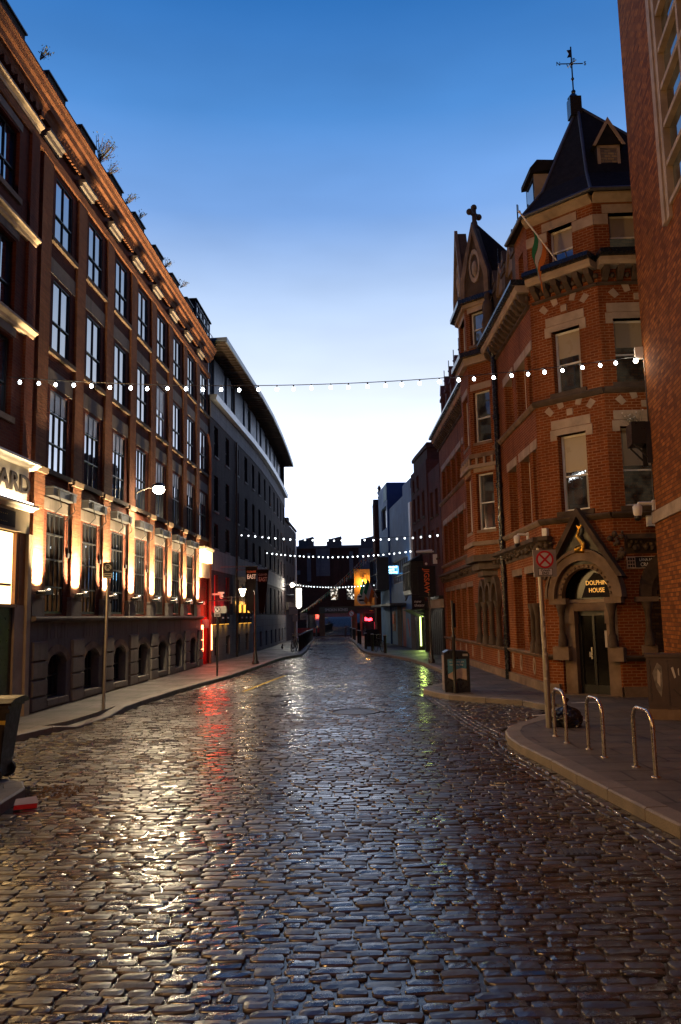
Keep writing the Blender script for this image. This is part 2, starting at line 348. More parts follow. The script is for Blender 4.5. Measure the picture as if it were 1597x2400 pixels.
# ---------------------------------------------------------------- ground, road, pavements
PV = .12
KL = [(-6.45, 14.75), (-6.19, 15.36), (-5.9, 16.47), (-5.62, 17.2), (-5.45, 18.9), (-5.34, 21.3), (-5.07, 24.5), (-4.26, 30.3), (-4.1, 32.3), (-3.76, 36.1), (-3.42, 41.4), (-3.1, 43.8), (-2.62, 45.0), (-2.42, 46.5), (-2.38, 52.6), (-2.7, 66), (-2.95, 84)]
KS = [(-4.0, -3), (-4.02, 9.2), (-4.09, 10.5), (-4.3, 10.95), (-4.8, 11.2), (-8.0, 11.35)]
KRN = [(4.25, -3), (3.62, 4), (3.25, 8.1), (3.17, 8.8), (3.0, 10.7), (2.93, 11.7), (2.78, 13.1), (2.77, 13.9), (2.86, 14.6), (3.05, 15.2), (3.36, 15.7), (3.7, 16.15), (4.2, 17.0), (4.62, 18.05)]
KRF = [(4.6, 18.6), (4.29, 19.6), (3.53, 20.3), (2.75, 21.2), (2.4, 22.2), (2.25, 23.1), (2.32, 23.65), (2.6, 24.1), (3.1, 25.2), (3.5, 27), (3.75, 31), (3.55, 35.5), (3.24, 39.1), (2.75, 42.0), (2.07, 44.2), (1.5, 46.3), (1.2, 50), (1.08, 56.7), (.64, 81.5)]
g = MB(); g.quad((-600, -600, -.25), (600, -600, -.25), (600, 900, -.25), (-600, 900, -.25)); struct('ground', g, 'sett_joint')
rb = MB(); rb.quad((-9.5, -3, -.016), (9.5, -3, -.016), (9.5, 92.5, -.016), (-9.5, 92.5, -.016)); struct('road_bed', rb, 'sett_joint')
def offset(pl, d):
    out = []
    for i, p in enumerate(pl):
        a = pl[max(0, i-1)]; b = pl[min(len(pl)-1, i+1)]; dx, dy = b[0]-a[0], b[1]-a[1]; L = math.hypot(dx, dy); out.append((p[0]-dy/L*d, p[1]+dx/L*d))
    return out
def kerb(pl, side, low=()):
    m = MB(); inn = offset(pl, side*.26); bev = offset(pl, side*.025)
    for i in range(len(pl)-1):
        L = math.dist(pl[i], pl[i+1]); n = max(1, round(L/1.05))
        for j in range(n):
            f0, f1 = j/n+.004/L*2, (j+1)/n-.004/L*2
            q = lambda A, f: (A[i][0]+(A[i+1][0]-A[i][0])*f, A[i][1]+(A[i+1][1]-A[i][1])*f)
            ym = q(pl, .5)[1]; h = PV+.004+random.uniform(-.003, .003)
            z0 = z1 = h
            for a, b in low:
                z0 = .03 if a < q(pl, f0)[1] < b else h; z1 = .03 if a < q(pl, f1)[1] < b else h
            ao, bo, ab, bb, ai, bi = q(pl, f0), q(pl, f1), q(bev, f0), q(bev, f1), q(inn, f0), q(inn, f1)
            v = [(*ao, -.1), (*bo, -.1), (*ao, z0-.02), (*bo, z1-.02), (*ab, z0), (*bb, z1), (*ai, z0), (*bi, z1), (*ai, -.1), (*bi, -.1)]
            m.add(v, [(0, 1, 3, 2), (2, 3, 5, 4), (4, 5, 7, 6), (6, 7, 9, 8), (0, 2, 4, 6, 8), (1, 9, 7, 5, 3)])
    struct('kerb', m, 'kerb_granite')
kerb(KL, 1, [(16.9, 19.6)]); kerb(KS, 1); kerb(KRN, -1); kerb(KRF, -1)
def sheet(poly, mat='flagstone', z=PV, name='pavement'):
    m = MB(); m.add([(x, y, z) for x, y in poly], [tuple(range(len(poly)))]); n = len(poly)
    m.add([(x, y, zz) for zz in (z, -.1) for x, y in poly], [(i, (i+1) % n, (i+1) % n+n, i+n) for i in range(n)]); struct(name, m, mat)
sheet([*offset(KL, .265), (-3.2, 86), (-12, 86), (-12, 14.75)][::1])
sheet([*offset(KS, .265), (-12, 11.08), (-12, -3)])
i1 = offset(KRN, -.265); i2 = offset(KRF, -.265)
sheet([*i1[:-1], (4.95, 18.0), (4.9, 18.6), *i2[1:], (.9, 86), (14, 86), (14, -3)][::-1])
eb = MB(); eb.quad((-14, 86.05, .02), (14, 86.05, .02), (14, 95, .02), (-14, 95, .02)); struct('junction_paving', eb, 'flagstone')

def pip(px, py, poly):
    ins = np.zeros(len(px), bool); n = len(poly)
    for i in range(n):
        x0, y0 = poly[i]; x1, y1 = poly[(i+1) % n]
        if y0 == y1: continue
        c = ((y0 > py) != (y1 > py)) & (px < (x1-x0)*(py-y0)/(y1-y0)+x0); ins ^= c
    return ins
def pdist(px, py, pl):
    d = np.full(len(px), 9e9)
    for (x0, y0), (x1, y1) in zip(pl, pl[1:]):
        dx, dy = x1-x0, y1-y0; t = np.clip(((px-x0)*dx+(py-y0)*dy)/(dx*dx+dy*dy), 0, 1); d = np.minimum(d, np.hypot(px-x0-t*dx, py-y0-t*dy))
    return d
LANE = [(2.82, 14.2), (2.62, 16.5), (2.52, 19.5), (2.45, 21.9)]      # channel across the lane mouth
ROAD = [*KS, (-8.0, 14.6), *KL, *KRF[::-1][:-5], (2.75, 21.2), (2.45, 21.9), *LANE[::-1], (2.77, 13.9), *KRN[:8][::-1]]
WEDGE = [(2.86, 14.6), *KRN[9:], *KRF[:6]]
YARD = [(-12, 11.3), (-8, 11.3), (-8, 14.7), (-12, 14.7)]
def rows(x0, x1, y0, y1, ang=0, cx=0, cy=0, L=(.16, .29), Wd=.103):
    out = []
    y = y0
    while y < y1:
        wd = Wd*RNG.uniform(.9, 1.12); x = x0+RNG.uniform(0, .2)
        while x < x1:
            ln = RNG.uniform(*L) if RNG.random() < .88 else RNG.uniform(.11, .15); out.append((x+ln/2, y+wd/2, ln, wd)); x += ln
        y += wd
    a = np.array(out); a[:, 1] += .035*np.sin(a[:, 0]*.7+a[:, 1]*.15)+.02*np.sin(a[:, 0]*2.1+1.3*a[:, 1])+RNG.normal(0, .004, len(a))
    c, s_ = math.cos(ang), math.sin(ang); X = cx+a[:, 0]*c-a[:, 1]*s_; Y = cy+a[:, 0]*s_+a[:, 1]*c
    return np.c_[X, Y, a[:, 2], a[:, 3], np.full(len(a), ang)]
def along(pl, offs, wd, L=(.16, .26)):
    out = []
    for o_ in offs:
        q = offset(pl, o_)
        for (x0, y0), (x1, y1) in zip(q, q[1:]):
            D = math.hypot(x1-x0, y1-y0); a = math.atan2(y1-y0, x1-x0); t = 0
            while t < D-.05:
                ln = min(RNG.uniform(*L), D-t+.02); m_ = (t+ln/2)/D; out.append((x0+(x1-x0)*m_, y0+(y1-y0)*m_, ln, wd, a)); t += ln
    return np.array(out)
A = rows(-9, 6, 1.2, 92)
kk = pip(A[:, 0], A[:, 1], ROAD)
d1 = np.minimum(pdist(A[:, 0], A[:, 1], KRN[:9]), pdist(A[:, 0], A[:, 1], KRF[5:])); d2 = pdist(A[:, 0], A[:, 1], LANE); d3 = pdist(A[:, 0], A[:, 1], KL); d4 = pdist(A[:, 0], A[:, 1], KS)
kk &= (d1 > .42) & (d2 > .30) & (d4 > .13) & (d3 > np.where(A[:, 1] > 43, .42, .09))
kk |= pip(A[:, 0], A[:, 1], YARD)
man = np.hypot((A[:, 0]-.24), (A[:, 1]-19.0)) < .62; kk &= ~man
A = A[kk]
Bw = rows(-6, 6, -6, 6, R(38), 3.6, 18.0); kb = pip(Bw[:, 0], Bw[:, 1], WEDGE); dd = np.minimum(pdist(Bw[:, 0], Bw[:, 1], LANE), np.minimum(pdist(Bw[:, 0], Bw[:, 1], KRN), pdist(Bw[:, 0], Bw[:, 1], KRF))); Bw = Bw[kb & (dd > .22)]
parts = [A, Bw, along(KRN[:9], (.10, .25, .37), .125), along(LANE, (-.18, -.06, .06, .18), .118), along(KRF[5:], (.10, .25, .37), .125), along([p for p in KL if p[1] > 43], (-.10, -.24, -.37), .12), along(KRN[8:], (.10,), .12), along(KRF[:6], (.10,), .12)]
ST = np.concatenate(parts); ST = ST[ST[:, 1] > 1.0]
def setts(st, nx, ny, seed):
    rg = np.random.default_rng(seed); N = len(st)
    us = np.array({9: [-1, -.985, -.94, -.5, 0, .5, .94, .985, 1], 6: [-1, -.975, -.90, .90, .975, 1], 5: [-1, -.94, 0, .94, 1]}[nx])
    vs_ = np.array({7: [-1, -.96, -.85, 0, .85, .96, 1], 6: [-1, -.95, -.80, .80, .95, 1], 4: [-1, -.86, .86, 1]}[ny])
    U, Vv = np.meshgrid(us, vs_); U = U.ravel(); Vv = Vv.ravel(); K = len(U)
    ln = st[:, 2:3]-rg.uniform(.007, .022, (N, 1)); wd = st[:, 3:4]-rg.uniform(.002, .012, (N, 1))
    # rounded-rectangle outline, corners pulled in; each corner of each stone jittered
    cr = 1-.13*(np.abs(U)*np.abs(Vv))**3
    jx = rg.normal(0, .006, (N, 4)); jy = rg.normal(0, .0055, (N, 4))
    wts = np.stack([(1-U)*(1-Vv), (1+U)*(1-Vv), (1+U)*(1+Vv), (1-U)*(1+Vv)])/4
    X = ln/2*U*cr+jx@wts; Y = wd/2*Vv*cr+jy@wts
    if nx > 5: X += rg.normal(0, .0022, (N, K)); Y += rg.normal(0, .002, (N, K))
    au, av = np.abs(U), np.abs(Vv); ed = np.maximum(np.interp(au, [0, .89, .975, 1], [0, .0, .30, 1]), np.interp(av, [0, .79, .95, 1], [0, .0, .30, 1])); edge = 1-ed
    h0 = rg.normal(0, .0035, (N, 1)); Z = h0-.020*ed+.0015*(1-U*U)*(1-Vv*Vv)
    Z += (rg.normal(0, .012, (N, 1))*X+rg.normal(0, .024, (N, 1))*Y)
    if nx > 5: Z += rg.normal(0, .0009, (N, K))*(edge > .2)
    
    Z -= .012*((edge < .01))
    a = st[:, 4:5]+rg.normal(0, .03, (N, 1)); c, s_ = np.cos(a), np.sin(a)
    P = np.stack([st[:, 0:1]+X*c-Y*s_, st[:, 1:2]+X*s_+Y*c, Z], -1).reshape(-1, 3)
    j, i = np.meshgrid(np.arange(ny-1), np.arange(nx-1), indexing='ij'); b0 = (j*nx+i).ravel(); Q = np.stack([b0, b0+1, b0+nx+1, b0+nx], 1)
    F = (np.arange(N)[:, None, None]*K+Q[None]).reshape(-1, 4)
    top = ((i.ravel() > 0) & (i.ravel() < nx-2) & (j.ravel() > 0) & (j.ravel() < ny-2)); top = top & ((i.ravel() > 1) & (i.ravel() < nx-3) if nx > 5 else True) & ((j.ravel() > 1) & (j.ravel() < ny-3) if ny > 4 else True); SMO.append(np.tile(~top, N))
    pal = np.array([(.058, .057, .060), (.066, .062, .060), (.046, .048, .054), (.078, .066, .056), (.060, .058, .060), (.092, .064, .050)])
    pc = pal[rg.integers(0, 6, N)]*rg.uniform(.4, 1.0, (N, 1)); rough = rg.uniform(.15, .34, (N, 1))+.16*(rg.random((N, 1)) < .2)
    C = np.repeat(np.c_[pc, rough], K, 0)
    return P, F, C
Pl, Fl, Cl, off = [], [], [], 0; SMO = []
for lo, hi, nx, ny, sd in ((0, 9.5, 9, 7, 1), (9.5, 20, 6, 6, 2), (20, 95, 5, 4, 3)):
    s_ = ST[(ST[:, 1] >= lo) & (ST[:, 1] < hi)]; P, F, C = setts(s_, nx, ny, sd); Pl.append(P); Fl.append(F+off); Cl.append(C); off += len(P)
P = np.concatenate(Pl); F = np.concatenate(Fl); C = np.concatenate(Cl)
me = bpy.data.meshes.new('cobbled_road'); me.vertices.add(len(P)); me.vertices.foreach_set('co', P.astype(np.float32).ravel())
me.loops.add(F.size); me.loops.foreach_set('vertex_index', F.astype(np.int32).ravel()); me.polygons.add(len(F)); me.polygons.foreach_set('loop_start', np.arange(0, F.size, 4, dtype=np.int32)); me.polygons.foreach_set('use_smooth', np.concatenate(SMO))
me.update(calc_edges=True); at = me.attributes.new('tint', 'FLOAT_COLOR', 'POINT'); at.data.foreach_set('color', C.astype(np.float32).ravel()); me.materials.append(MATS['sett_stone'])
o = bpy.data.objects.new('cobbled_road', me); COL.objects.link(o); o['kind'] = 'structure'
# manhole and yellow line
m = MB(); m.lathe((.24, 19.0, 0), [(.60, -.016), (.60, .004), (.53, .006), (.53, -.002), (.44, .001), (.0001, .001)], 28)
o = m.build('manhole_cover', 'manhole_iron'); o['label'] = 'round dark iron manhole cover set in the middle of the cobbled road'; o['category'] = 'manhole cover'
m = MB(Fr(2.15, 7.6, 1, 0)); m.box(-.16, .16, 0, .2, -.016, .006)
for i in range(6): m.box(-.14+i*.05, -.115+i*.05, .02, .18, .006, .012)
o = m.build('drain_cover', 'manhole_iron'); o['label'] = 'small ribbed iron drain cover among the cobbles by the near kerb'; o['category'] = 'drain cover'
m = MB()
ya = [(-3.05, 24.6), (-2.62, 28.2), (-2.25, 31.0)]
for (x0, y0), (x1, y1) in zip(ya, ya[1:]): m.quad((x0-.06, y0, .008), (x0+.06, y0, .008), (x1+.06, y1, .008), (x1-.06, y1, .008))
struct('road_marking', m, 'paint_yellow')

# ---------------------------------------------------------------- warehouse on the left
FL = Fr(-7.25, 21, .04885, .9988)
WH = thing('brick_warehouse', 'tall red brick warehouse with lit pilasters, arched basement windows and a glowing shopfront', 'building', (-7.25, 21, 0))
SB = {'sill': (.12, .06, .03, 'sandstone'), }
pil = [-2.14+2.41*i for i in range(8)]; bay = [(p+.96, p+2.10) for p in pil[:7]]+[(15.75, 17.1)]
FLO = [(2.42, 5.0), (6.05, 8.16), (9.18, 11.12), (12.18, 13.98)]
m = MB(FL); holes = [(a, b, c, d) for i, (a, b) in enumerate(bay) for j, (c, d) in enumerate(FLO) if not (i == 7 and j == 0)]
m.wall(-2.4, 17.5, 2.3, 15.3, .08, holes, .08)
m.quad((17.5, .1, 0), (17.5, 9, 0), (17.5, 9, 15.3), (17.5, .1, 15.3)); m.quad((-33, 9, 0), (17.5, 9, 0), (17.5, 9, 15.3), (-33, 9, 15.3))
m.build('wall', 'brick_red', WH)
for i, (a, b) in enumerate(bay):
    for j, (c, d) in enumerate(FLO):
        if i == 7 and j == 0: continue
        st = dict(nx=4, split=(.26, .53, .78), frame='iron', pane='glass_warm' if i not in (2, 5) else 'glass') if j == 0 else dict(nx=3, split=(.34, .72) if i < 3 else (.5,), frame='iron', fw_=.035, bar=.018) if j == 1 else dict(nx=2, split=(.42,), frame='timber_black', fw_=.035, bar=.02)
        if j == 2 and i == 4: st['frame'] = 'paint_white'
        if j > 0: st['pane'] = 'glass_sky'; st['blind'] = random.choice((None, None, None, .25, .45)) if j < 3 else None
        wd = window(WH, FL, a, b, c, d, .10, sill=(.13, .30, -.01, 'sandstone_dark') if j else None, lintel=((.42 if j in (1, 2) else .30), .34, .065, 'granite', .10 if j else .02), **st)
        if i == 6 and j == 3: wd['label'] = 'narrow top floor window near the far end'
for i, p in enumerate(pil):
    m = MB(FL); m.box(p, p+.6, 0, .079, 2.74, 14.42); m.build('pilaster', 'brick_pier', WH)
    m = MB(FL); m.box(p-.05, p+.65, -.06, .078, 2.36, 2.74); m.box(p-.02, p+.62, -.03, .077, 2.742, 2.80); m.box(p-.05, p+.65, -.05, .076, 2.802, 2.86); m.build('pedestal', 'granite', WH)
    m = MB(FL); m.ext([(-.05, 5.86), (.075, 5.86), (.075, 6.0), (-.07, 6.0)], p-.04, p+.64); m.build('band', 'sandstone_dark', WH)
    m = MB(FL); m.ext([(-.02, 14.40), (.09, 14.40), (.09, 14.66), (-.20, 14.66), (-.20, 14.58), (-.12, 14.56), (-.10, 14.46), (-.03, 14.46)], p-.13, p+.85); m.build('capital', 'granite', WH)
# stone basement
m = MB(FL); hb = [(p+.80, p+1.98, .34, 1.42) for p in pil[:7]]
m.wall(-2.36, 15.2, 0, 2.22, -.10, hb, .30)
for a, b, c, d in hb:
    n = 10; cx = (a+b)/2; rr = (b-a)/2
    for sgn in (-1, 1):
        P = [(cx+sgn*rr*math.sin(R(90*t/n)), 1.12+.30*math.cos(R(90*t/n))) for t in range(n+1)]
        for (xa, za), (xb, zb) in zip(P, P[1:]):
            q = [(xa, za), (xb, zb), (xb, 1.43), (xa, 1.43)]; m.prism(q if sgn < 0 else q[::-1], -.099, .05)
m.quad((-2.36, -.1, 0), (-2.36, -.1, 2.22), (-2.36, .1, 2.22), (-2.36, .1, 0)); m.quad((15.2, -.1, 0), (15.2, .1, 0), (15.2, .1, 2.22), (15.2, -.1, 2.22))
m.build('basement_wall', 'granite', WH)
for i, (a, b, c, d) in enumerate(hb):
    window(WH, FL, a, b, c, d, .12, nx=4, split=(.5,), frame='iron', pane='glass', sill=(.14, .05, -.16, 'granite'))
    m = MB(FL); m.ring((a+b)/2, 1.08, .60, .86, -.125, -.102, 18, 162, 14, .66); m.build('arch_stone', 'sandstone', WH)
m = MB(FL)
for i, p in enumerate([q-.12 for q in pil]):
    for z0, z1 in ((.14, .46), (.475, .86), (.875, 1.28), (1.295, 1.76)):
        x0, x1, y0 = p-.02, p+.82, -.17
        m.add([(x0, -.101, z0), (x1, -.101, z0), (x1, -.101, z1), (x0, -.101, z1), (x0+.025, y0, z0+.025), (x1-.025, y0, z0+.025), (x1-.025, y0, z1-.025), (x0+.025, y0, z1-.025)], [(4, 5, 6, 7), (0, 1, 5, 4), (1, 2, 6, 5), (2, 3, 7, 6), (3, 0, 4, 7)])
    for j in range(7):
        x0 = p+.86+j*.21; m.box(x0, x0+.195, -.108, -.101, 1.80, 2.2)
m.box(-2.36, 15.2, -.19, -.101, 0, .125)
m.build('rusticated_block', 'granite', WH)
m = MB(FL); m.ext([(-.11, 2.19), (.3, 2.19), (.3, 2.35), (-.24, 2.35), (-.26, 2.30), (-.24, 2.25), (-.14, 2.22)], -2.38, 15.25); m.build('string_course', 'granite', WH)
# cornice with its brick dentils, parapet, roof
m = MB(FL); m.ext([(-.02, 14.95), (.2, 14.95), (.2, 15.62), (-.34, 15.62), (-.36, 15.52), (-.30, 15.46), (-.26, 15.34), (-.20, 15.30), (-.18, 15.14), (-.10, 15.10)], -33, 17.55)
for i in range(8):
    p = pil[i]
    for j in range(8): m.box(p+.95+j*.165, p+1.04+j*.165, -.10, .095, 14.74, 14.948)
for j in range(40): m.box(-2.6-j*.33, -2.45-j*.33, -.10, .095, 14.78, 14.948)
m.build('cornice', 'brick_pier', WH)
m = MB(FL); m.ext([(-.02, 14.10), (.075, 14.10), (.075, 14.30), (-.04, 14.30)], -33, 17.5); m.quad((-33, .2, 15.6), (17.5, .2, 15.6), (17.5, 9, 15.6), (-33, 9, 15.6)); m.build('frieze_band', 'brick_pier', WH)
for i in range(-2, 7):
    x = -.5+2.41*i+(.0 if i >= 0 else .2); m = MB(FL); m.box(x, x+1.12, -.28, 1.5, 15.625, 15.86); m.build('roof_dormer', 'slate', WH)
    m2 = MB(FL); m2.box(x-.04, x+1.16, -.33, 1.6, 15.862, 15.90); m2.build('dormer_cap', 'lead', WH.children[-1])
m = MB(FL); m.box(13.9, 17.0, -.1, 3, 15.625, 16.75); m.box(13.85, 17.05, -.18, 3.05, 16.752, 16.82); m.build('roof_plant_room', 'slate', WH)
for i in range(4): window(WH, FL, 14.0+i*.75, 14.6+i*.75, 15.8, 16.65, -.15, nx=1, nz=2, frame='lead', pane='glass_sky')
# left pavilion and its shopfront
m = MB(FL); hp = []
for x in (-5.35, -9.3, -13.2, -17.2):
    for c, d in ((6.85, 8.7), (9.2, 11.05), (12.15, 13.8)): hp.append((x, x+1.95, c, d))
m.wall(-33, -2.4, 5.5, 15.3, .04, hp, .22); m.quad((-2.4, .04, 2.3), (-2.4, .1, 2.3), (-2.4, .1, 15.3), (-2.4, .04, 15.3)); m.wall(-33, -8.2, 0, 5.5, .04); m.build('pavilion_wall', 'brick_red', WH)
for a, b, c, d in hp: window(WH, FL, a, b, c, d, .17, nx=4, split=(.42,), frame='timber_black', pane='glass_sky', sill=(.14, .1, -.02, 'sandstone'), lintel=(.2, .1, .02, 'granite', .06))
for z in (8.95, 11.3, 14.32):
    m = MB(FL); m.ext([(.03, z), (.1, z), (.1, z+.22), (-.16, z+.22), (-.16, z+.16), (-.06, z+.10), (-.04, z+.03)], -33, -2.5); m.build('hood_mould', 'stone_pale', WH)
m = MB(FL); m.box(-2.9, -2.45, -.03, .039, 5.75, 14.3); m.build('pavilion_pilaster', 'brick_red', WH)
m = MB(FL); m.ext([(-.12, 5.74), (.03, 5.74), (.03, 5.90), (-.34, 5.90), (-.36, 5.84), (-.28, 5.80), (-.24, 5.76)], -9.0, -2.56); m.build('shop_cornice', 'paint_cream', WH)
m = MB(FL); m.ext([(-.10, 4.90), (.035, 4.90), (.035, 5.735), (-.14, 5.735)], -8.9, -2.75); m.build('shop_sign_board', 'paint_cream', WH)
SH = WH.children[-1]
text('lettering', 'YARD', FL, -3.72, 5.32, -.15, .62, 'wood_dark', SH, ext=.025, sx=1.25)
m = MB(FL); m.ext([(-.16, 4.76), (.035, 4.76), (.035, 4.895), (-.30, 4.895), (-.30, 4.85), (-.2, 4.82)], -9.0, -2.5); m.build('shop_ledge', 'paint_cream', WH)
m = MB(FL); m.box(-8.9, -2.60, -.12, .035, 4.25, 4.755); m.build('shop_frieze', 'render_cream', WH)
m = MB(FL); m.box(-4.6, -3.35, -.135, -.121, 4.32, 4.68); m.build('name_plate', 'dark_sign', WH)
NP = WH.children[-1]
for i, s_ in enumerate(('THE OLD', 'STORE')): text('lettering', '· · · · · ·', FL, -3.98, 4.57-.17*i, -.14, .16, 'letter_gold', NP, ext=.003)
m = MB(FL); m.box(-2.64, -2.44, -.14, .035, 0, 4.245); m.box(-3.12, -2.645, -.08, .034, 0, 2.6); m.box(-2.70, -2.42, -.17, .034, 0, .5); m.build('stone_pier', 'render_cream', WH)
m = MB(FL); m.box(-3.10, -2.645, -.06, .034, 2.60, 4.24); m.box(-2.95, -2.80, -.075, -.061, 2.65, 4.2); m.build('shop_window_jamb', 'wood_orange', WH)
m = MB(FL); m.quad((-8.2, .02, 2.62), (-3.11, .02, 2.62), (-3.11, .02, 4.22), (-8.2, .02, 4.22)); m.build('lit_display', 'shop_lit', WH)
m = MB(FL); m.box(-8.2, -3.3, -.06, .015, 3.02, 3.07); m.box(-8.2, -3.11, -.12, .015, 2.55, 2.62)
for x in (-4.6, -5.9, -7.1): m.box(x, x+.07, -.04, .015, 2.62, 4.24)
m.build('display_shelf', 'wood_orange', WH)
m = MB(FL); m.box(-8.2, -3.125, -.03, .03, 0, 2.545); m.build('shop_panel', 'paint_black', WH)
m = MB(FL); m.wall(-8.2, -8.19, 0, 5.5, .04); m.box(-8.9, -8.2, -.14, .035, 0, 4.245); m.build('stone_pier', 'render_cream', WH)
m = MB(FL); m.prism([(-4.15, .72), (-3.95, .90), (-3.75, .72), (-3.95, .54)], -.030, -.021); m.build('poster', 'paper', WH)
m = MB(FL); m.box(-8.8, -2.8, -.29, -.24, 4.897, 4.93); m.build('sign_trough_light', 'sign_lit', WH)
light('shop_sign_wash', 'AREA', FL.w((-5.6, -.32, 4.98)), 55, (1, .80, .48), WH, aim=FL.ey*.55+Vector((0, 0, 1)), shape='RECTANGLE', size=5.6, size_y=.04)
light('shop_window_glow', 'AREA', FL.w((-5.8, -.14, 3.4)), 110, (1, .58, .20), WH, aim=-FL.ey+Vector((0, 0, -.25)), shape='RECTANGLE', size=4.6, size_y=1.5)
# pilaster uplights, awning boxes, entrance, downpipe
for i, p in enumerate(pil):
    m = MB(FL); m.box(p+.12, p+.5, -.30, -.06, 2.865, 2.95); m.box(p+.46, p+.62, -.26, -.12, 2.955, 3.02); m.build('uplight', 'iron', WH)
    u = WH.children[-1]
    mm = MB(FL); mm.quad((p+.15, -.27, 2.953), (p+.45, -.27, 2.953), (p+.45, -.10, 2.953), (p+.15, -.10, 2.953)); mm.build('lens', 'lamp_warm', u)
    light('uplight_beam', 'SPOT', FL.w((p+.3, -.19, 2.98)), 2100, (1, .57, .21), u, aim=Vector((0, 0, 1))+FL.ey*.02, spot_size=R(17), spot_blend=.7, shadow_soft_size=.10)
    light('uplight_middle', 'SPOT', FL.w((p+.3, -.20, 2.98)), 2600, (1, .68, .31), u, aim=Vector((0, 0, 1))+FL.ey*.06, spot_size=R(58), spot_blend=.9, shadow_soft_size=.08)
    light('uplight_flood', 'AREA', FL.w((p+.3, -.26, 3.0)), 520, (1, .76, .42), u, aim=Vector((0, 0, 1))+FL.ey*.35, shape='RECTANGLE', size=.36, size_y=.08, spread=R(100))
for i, (a, b) in enumerate(bay[:7]):
    m = MB(FL); m.box(a-.18, b+.18, -.15, .06, 5.36, 5.56); m.build('awning_box', 'iron', WH); aw = WH.children[-1]
    m = MB(FL); m.box(a-.21, b+.21, -.17, .065, 5.562, 5.59)
    for x in (a+.12, b-.12): m.box(x-.02, x+.02, -.20, -.155, 5.36, 5.55); m.tube([(x, -.18, 5.38), (x, -.24, 5.10), (x-.12, .0, 4.80)], .012, 6)
    m.build('bracket', 'iron', aw)
    m = MB(FL); m.tube([(b+.19, .05, 5.3), (b+.19, .05, 4.0)], .015, 6); m.box(b+.13, b+.25, .03, .078, 3.9, 4.02); m.build('cable_conduit', 'iron', WH)
m = MB(FL); m.wall(15.35, 17.5, 0, 2.3, .08, [(15.75, 17.05, 0, 2.3)], .45); m.wall(15.35, 17.5, 2.3, 4.1, .08, [(15.75, 17.05, 2.3, 3.7)], .45); m.build('entrance_wall', 'paint_red', WH)
m = MB(FL); m.box(15.76, 17.04, .40, .46, .1, 3.68); m.box(15.9, 16.36, .385, .399, .3, 2.4); m.box(16.44, 16.9, .385, .399, .3, 2.4); m.build('entrance_door', 'paint_red', WH)
m = MB(FL); m.box(15.5, 17.3, -.06, .078, 4.15, 4.80); m.build('entrance_panel', 'render_cream', WH)
m = MB(FL); m.box(15.45, 17.4, -.16, .098, 4.85, 5.40); m.build('lit_sign_box', 'shop_lit', WH)
m = MB(FL); m.box(15.35, 17.5, -.26, .0, 5.42, 5.54); m.build('entrance_cornice', 'render_cream', WH)
for x in (15.42, 17.32):
    m = MB(FL); m.box(x, x+.09, -.16, -.08, .75, 1.95); m.build('tube_light', 'tube_red', WH)
light('entrance_red_glow', 'POINT', FL.w((16.4, -.45, 2.5)), 160, (1, .09, .05), WH, shadow_soft_size=.55)
light('entrance_sign_wash', 'AREA', FL.w((16.4, -.45, 5.45)), 10, (1, .75, .42), WH, aim=FL.ey+Vector((0, 0, -.6)), shape='RECTANGLE', size=1.8, size_y=.1)
m = MB(FL); m.cyl((17.36, -.06, .12), (17.36, -.06, 10.6), .075, n=10); m.cyl((17.36, -.06, 10.6), (17.1, .0, 11.2), .06, n=8)
for z in (2.2, 4.6, 7, 9.4): m.cyl((17.36, -.06, z), (17.36, -.06, z+.12), .10, n=10)
m.build('downpipe', 'terracotta', WH)
# weeds on the parapet
def weed(x, z, h, n, label, seed, y=-.25):
    h *= .62; rg = random.Random(seed); t = thing('weed', label, 'plant', tuple(FL.w((x, y, z))), 'weeds growing on the parapet')
    ms, ml_ = MB(FL), MB(FL)
    for i in range(n):
        p = Vector((x, y, z)); d = Vector((rg.uniform(-.5, .5), rg.uniform(-1.0, .1), rg.uniform(.5, 1.2))).normalized(); pts = [p.copy()]
        for j in range(5): d = (d+Vector((rg.uniform(-.3, .3), rg.uniform(-.3, .15), rg.uniform(-.15, .2)))).normalized(); p = p+d*h/5*rg.uniform(.7, 1.2); pts.append(p.copy())
        for a, b in zip(pts, pts[1:]): ms.cyl(a, b, .010, .006, 4, False)
        for q in pts[2:]:
            for _ in range(3):
                o_ = q+Vector((rg.uniform(-.08, .08), rg.uniform(-.08, .08), rg.uniform(-.06, .08))); l_ = rg.uniform(.018, .045); a = Vector((rg.uniform(-1, 1), rg.uniform(-1, 1), rg.uniform(-.5, 1))).normalized()*l_; b = Vector((rg.uniform(-1, 1), rg.uniform(-1, 1), rg.uniform(-1, 1))).normalized()*l_*.5
                ml_.quad(tuple(o_-a), tuple(o_+b), tuple(o_+a), tuple(o_-b))
    ms.build('stem', 'leaf_dry', t); ml_.build('foliage', 'leaf', t)
weed(-3.1, 15.9, .5, 8, 'small weed on the roof dormer closest to the street corner', 1)
weed(1.0, 15.66, 1.25, 22, 'large reddish bushy weed on the parapet, the biggest of those growing there', 2)
weed(1.6, 15.66, .7, 7, 'drooping weed just beyond the big bushy one on the parapet', 3, -.3)
weed(3.4, 15.66, .75, 9, 'dark weed between two roof dormers past the bushy clump', 4)
weed(4.9, 15.9, .6, 6, 'sparse weed leaning over a dormer halfway along the roof', 5)
weed(8.2, 15.66, .65, 8, 'thin pale weed on the parapet past the middle of the roof', 6)
weed(10.6, 15.9, .6, 7, 'wispy weed on the parapet in the far half of the roof', 7)
weed(17.2, 15.66, .6, 10, 'tuft of dry weed at the far end of the parapet', 8)
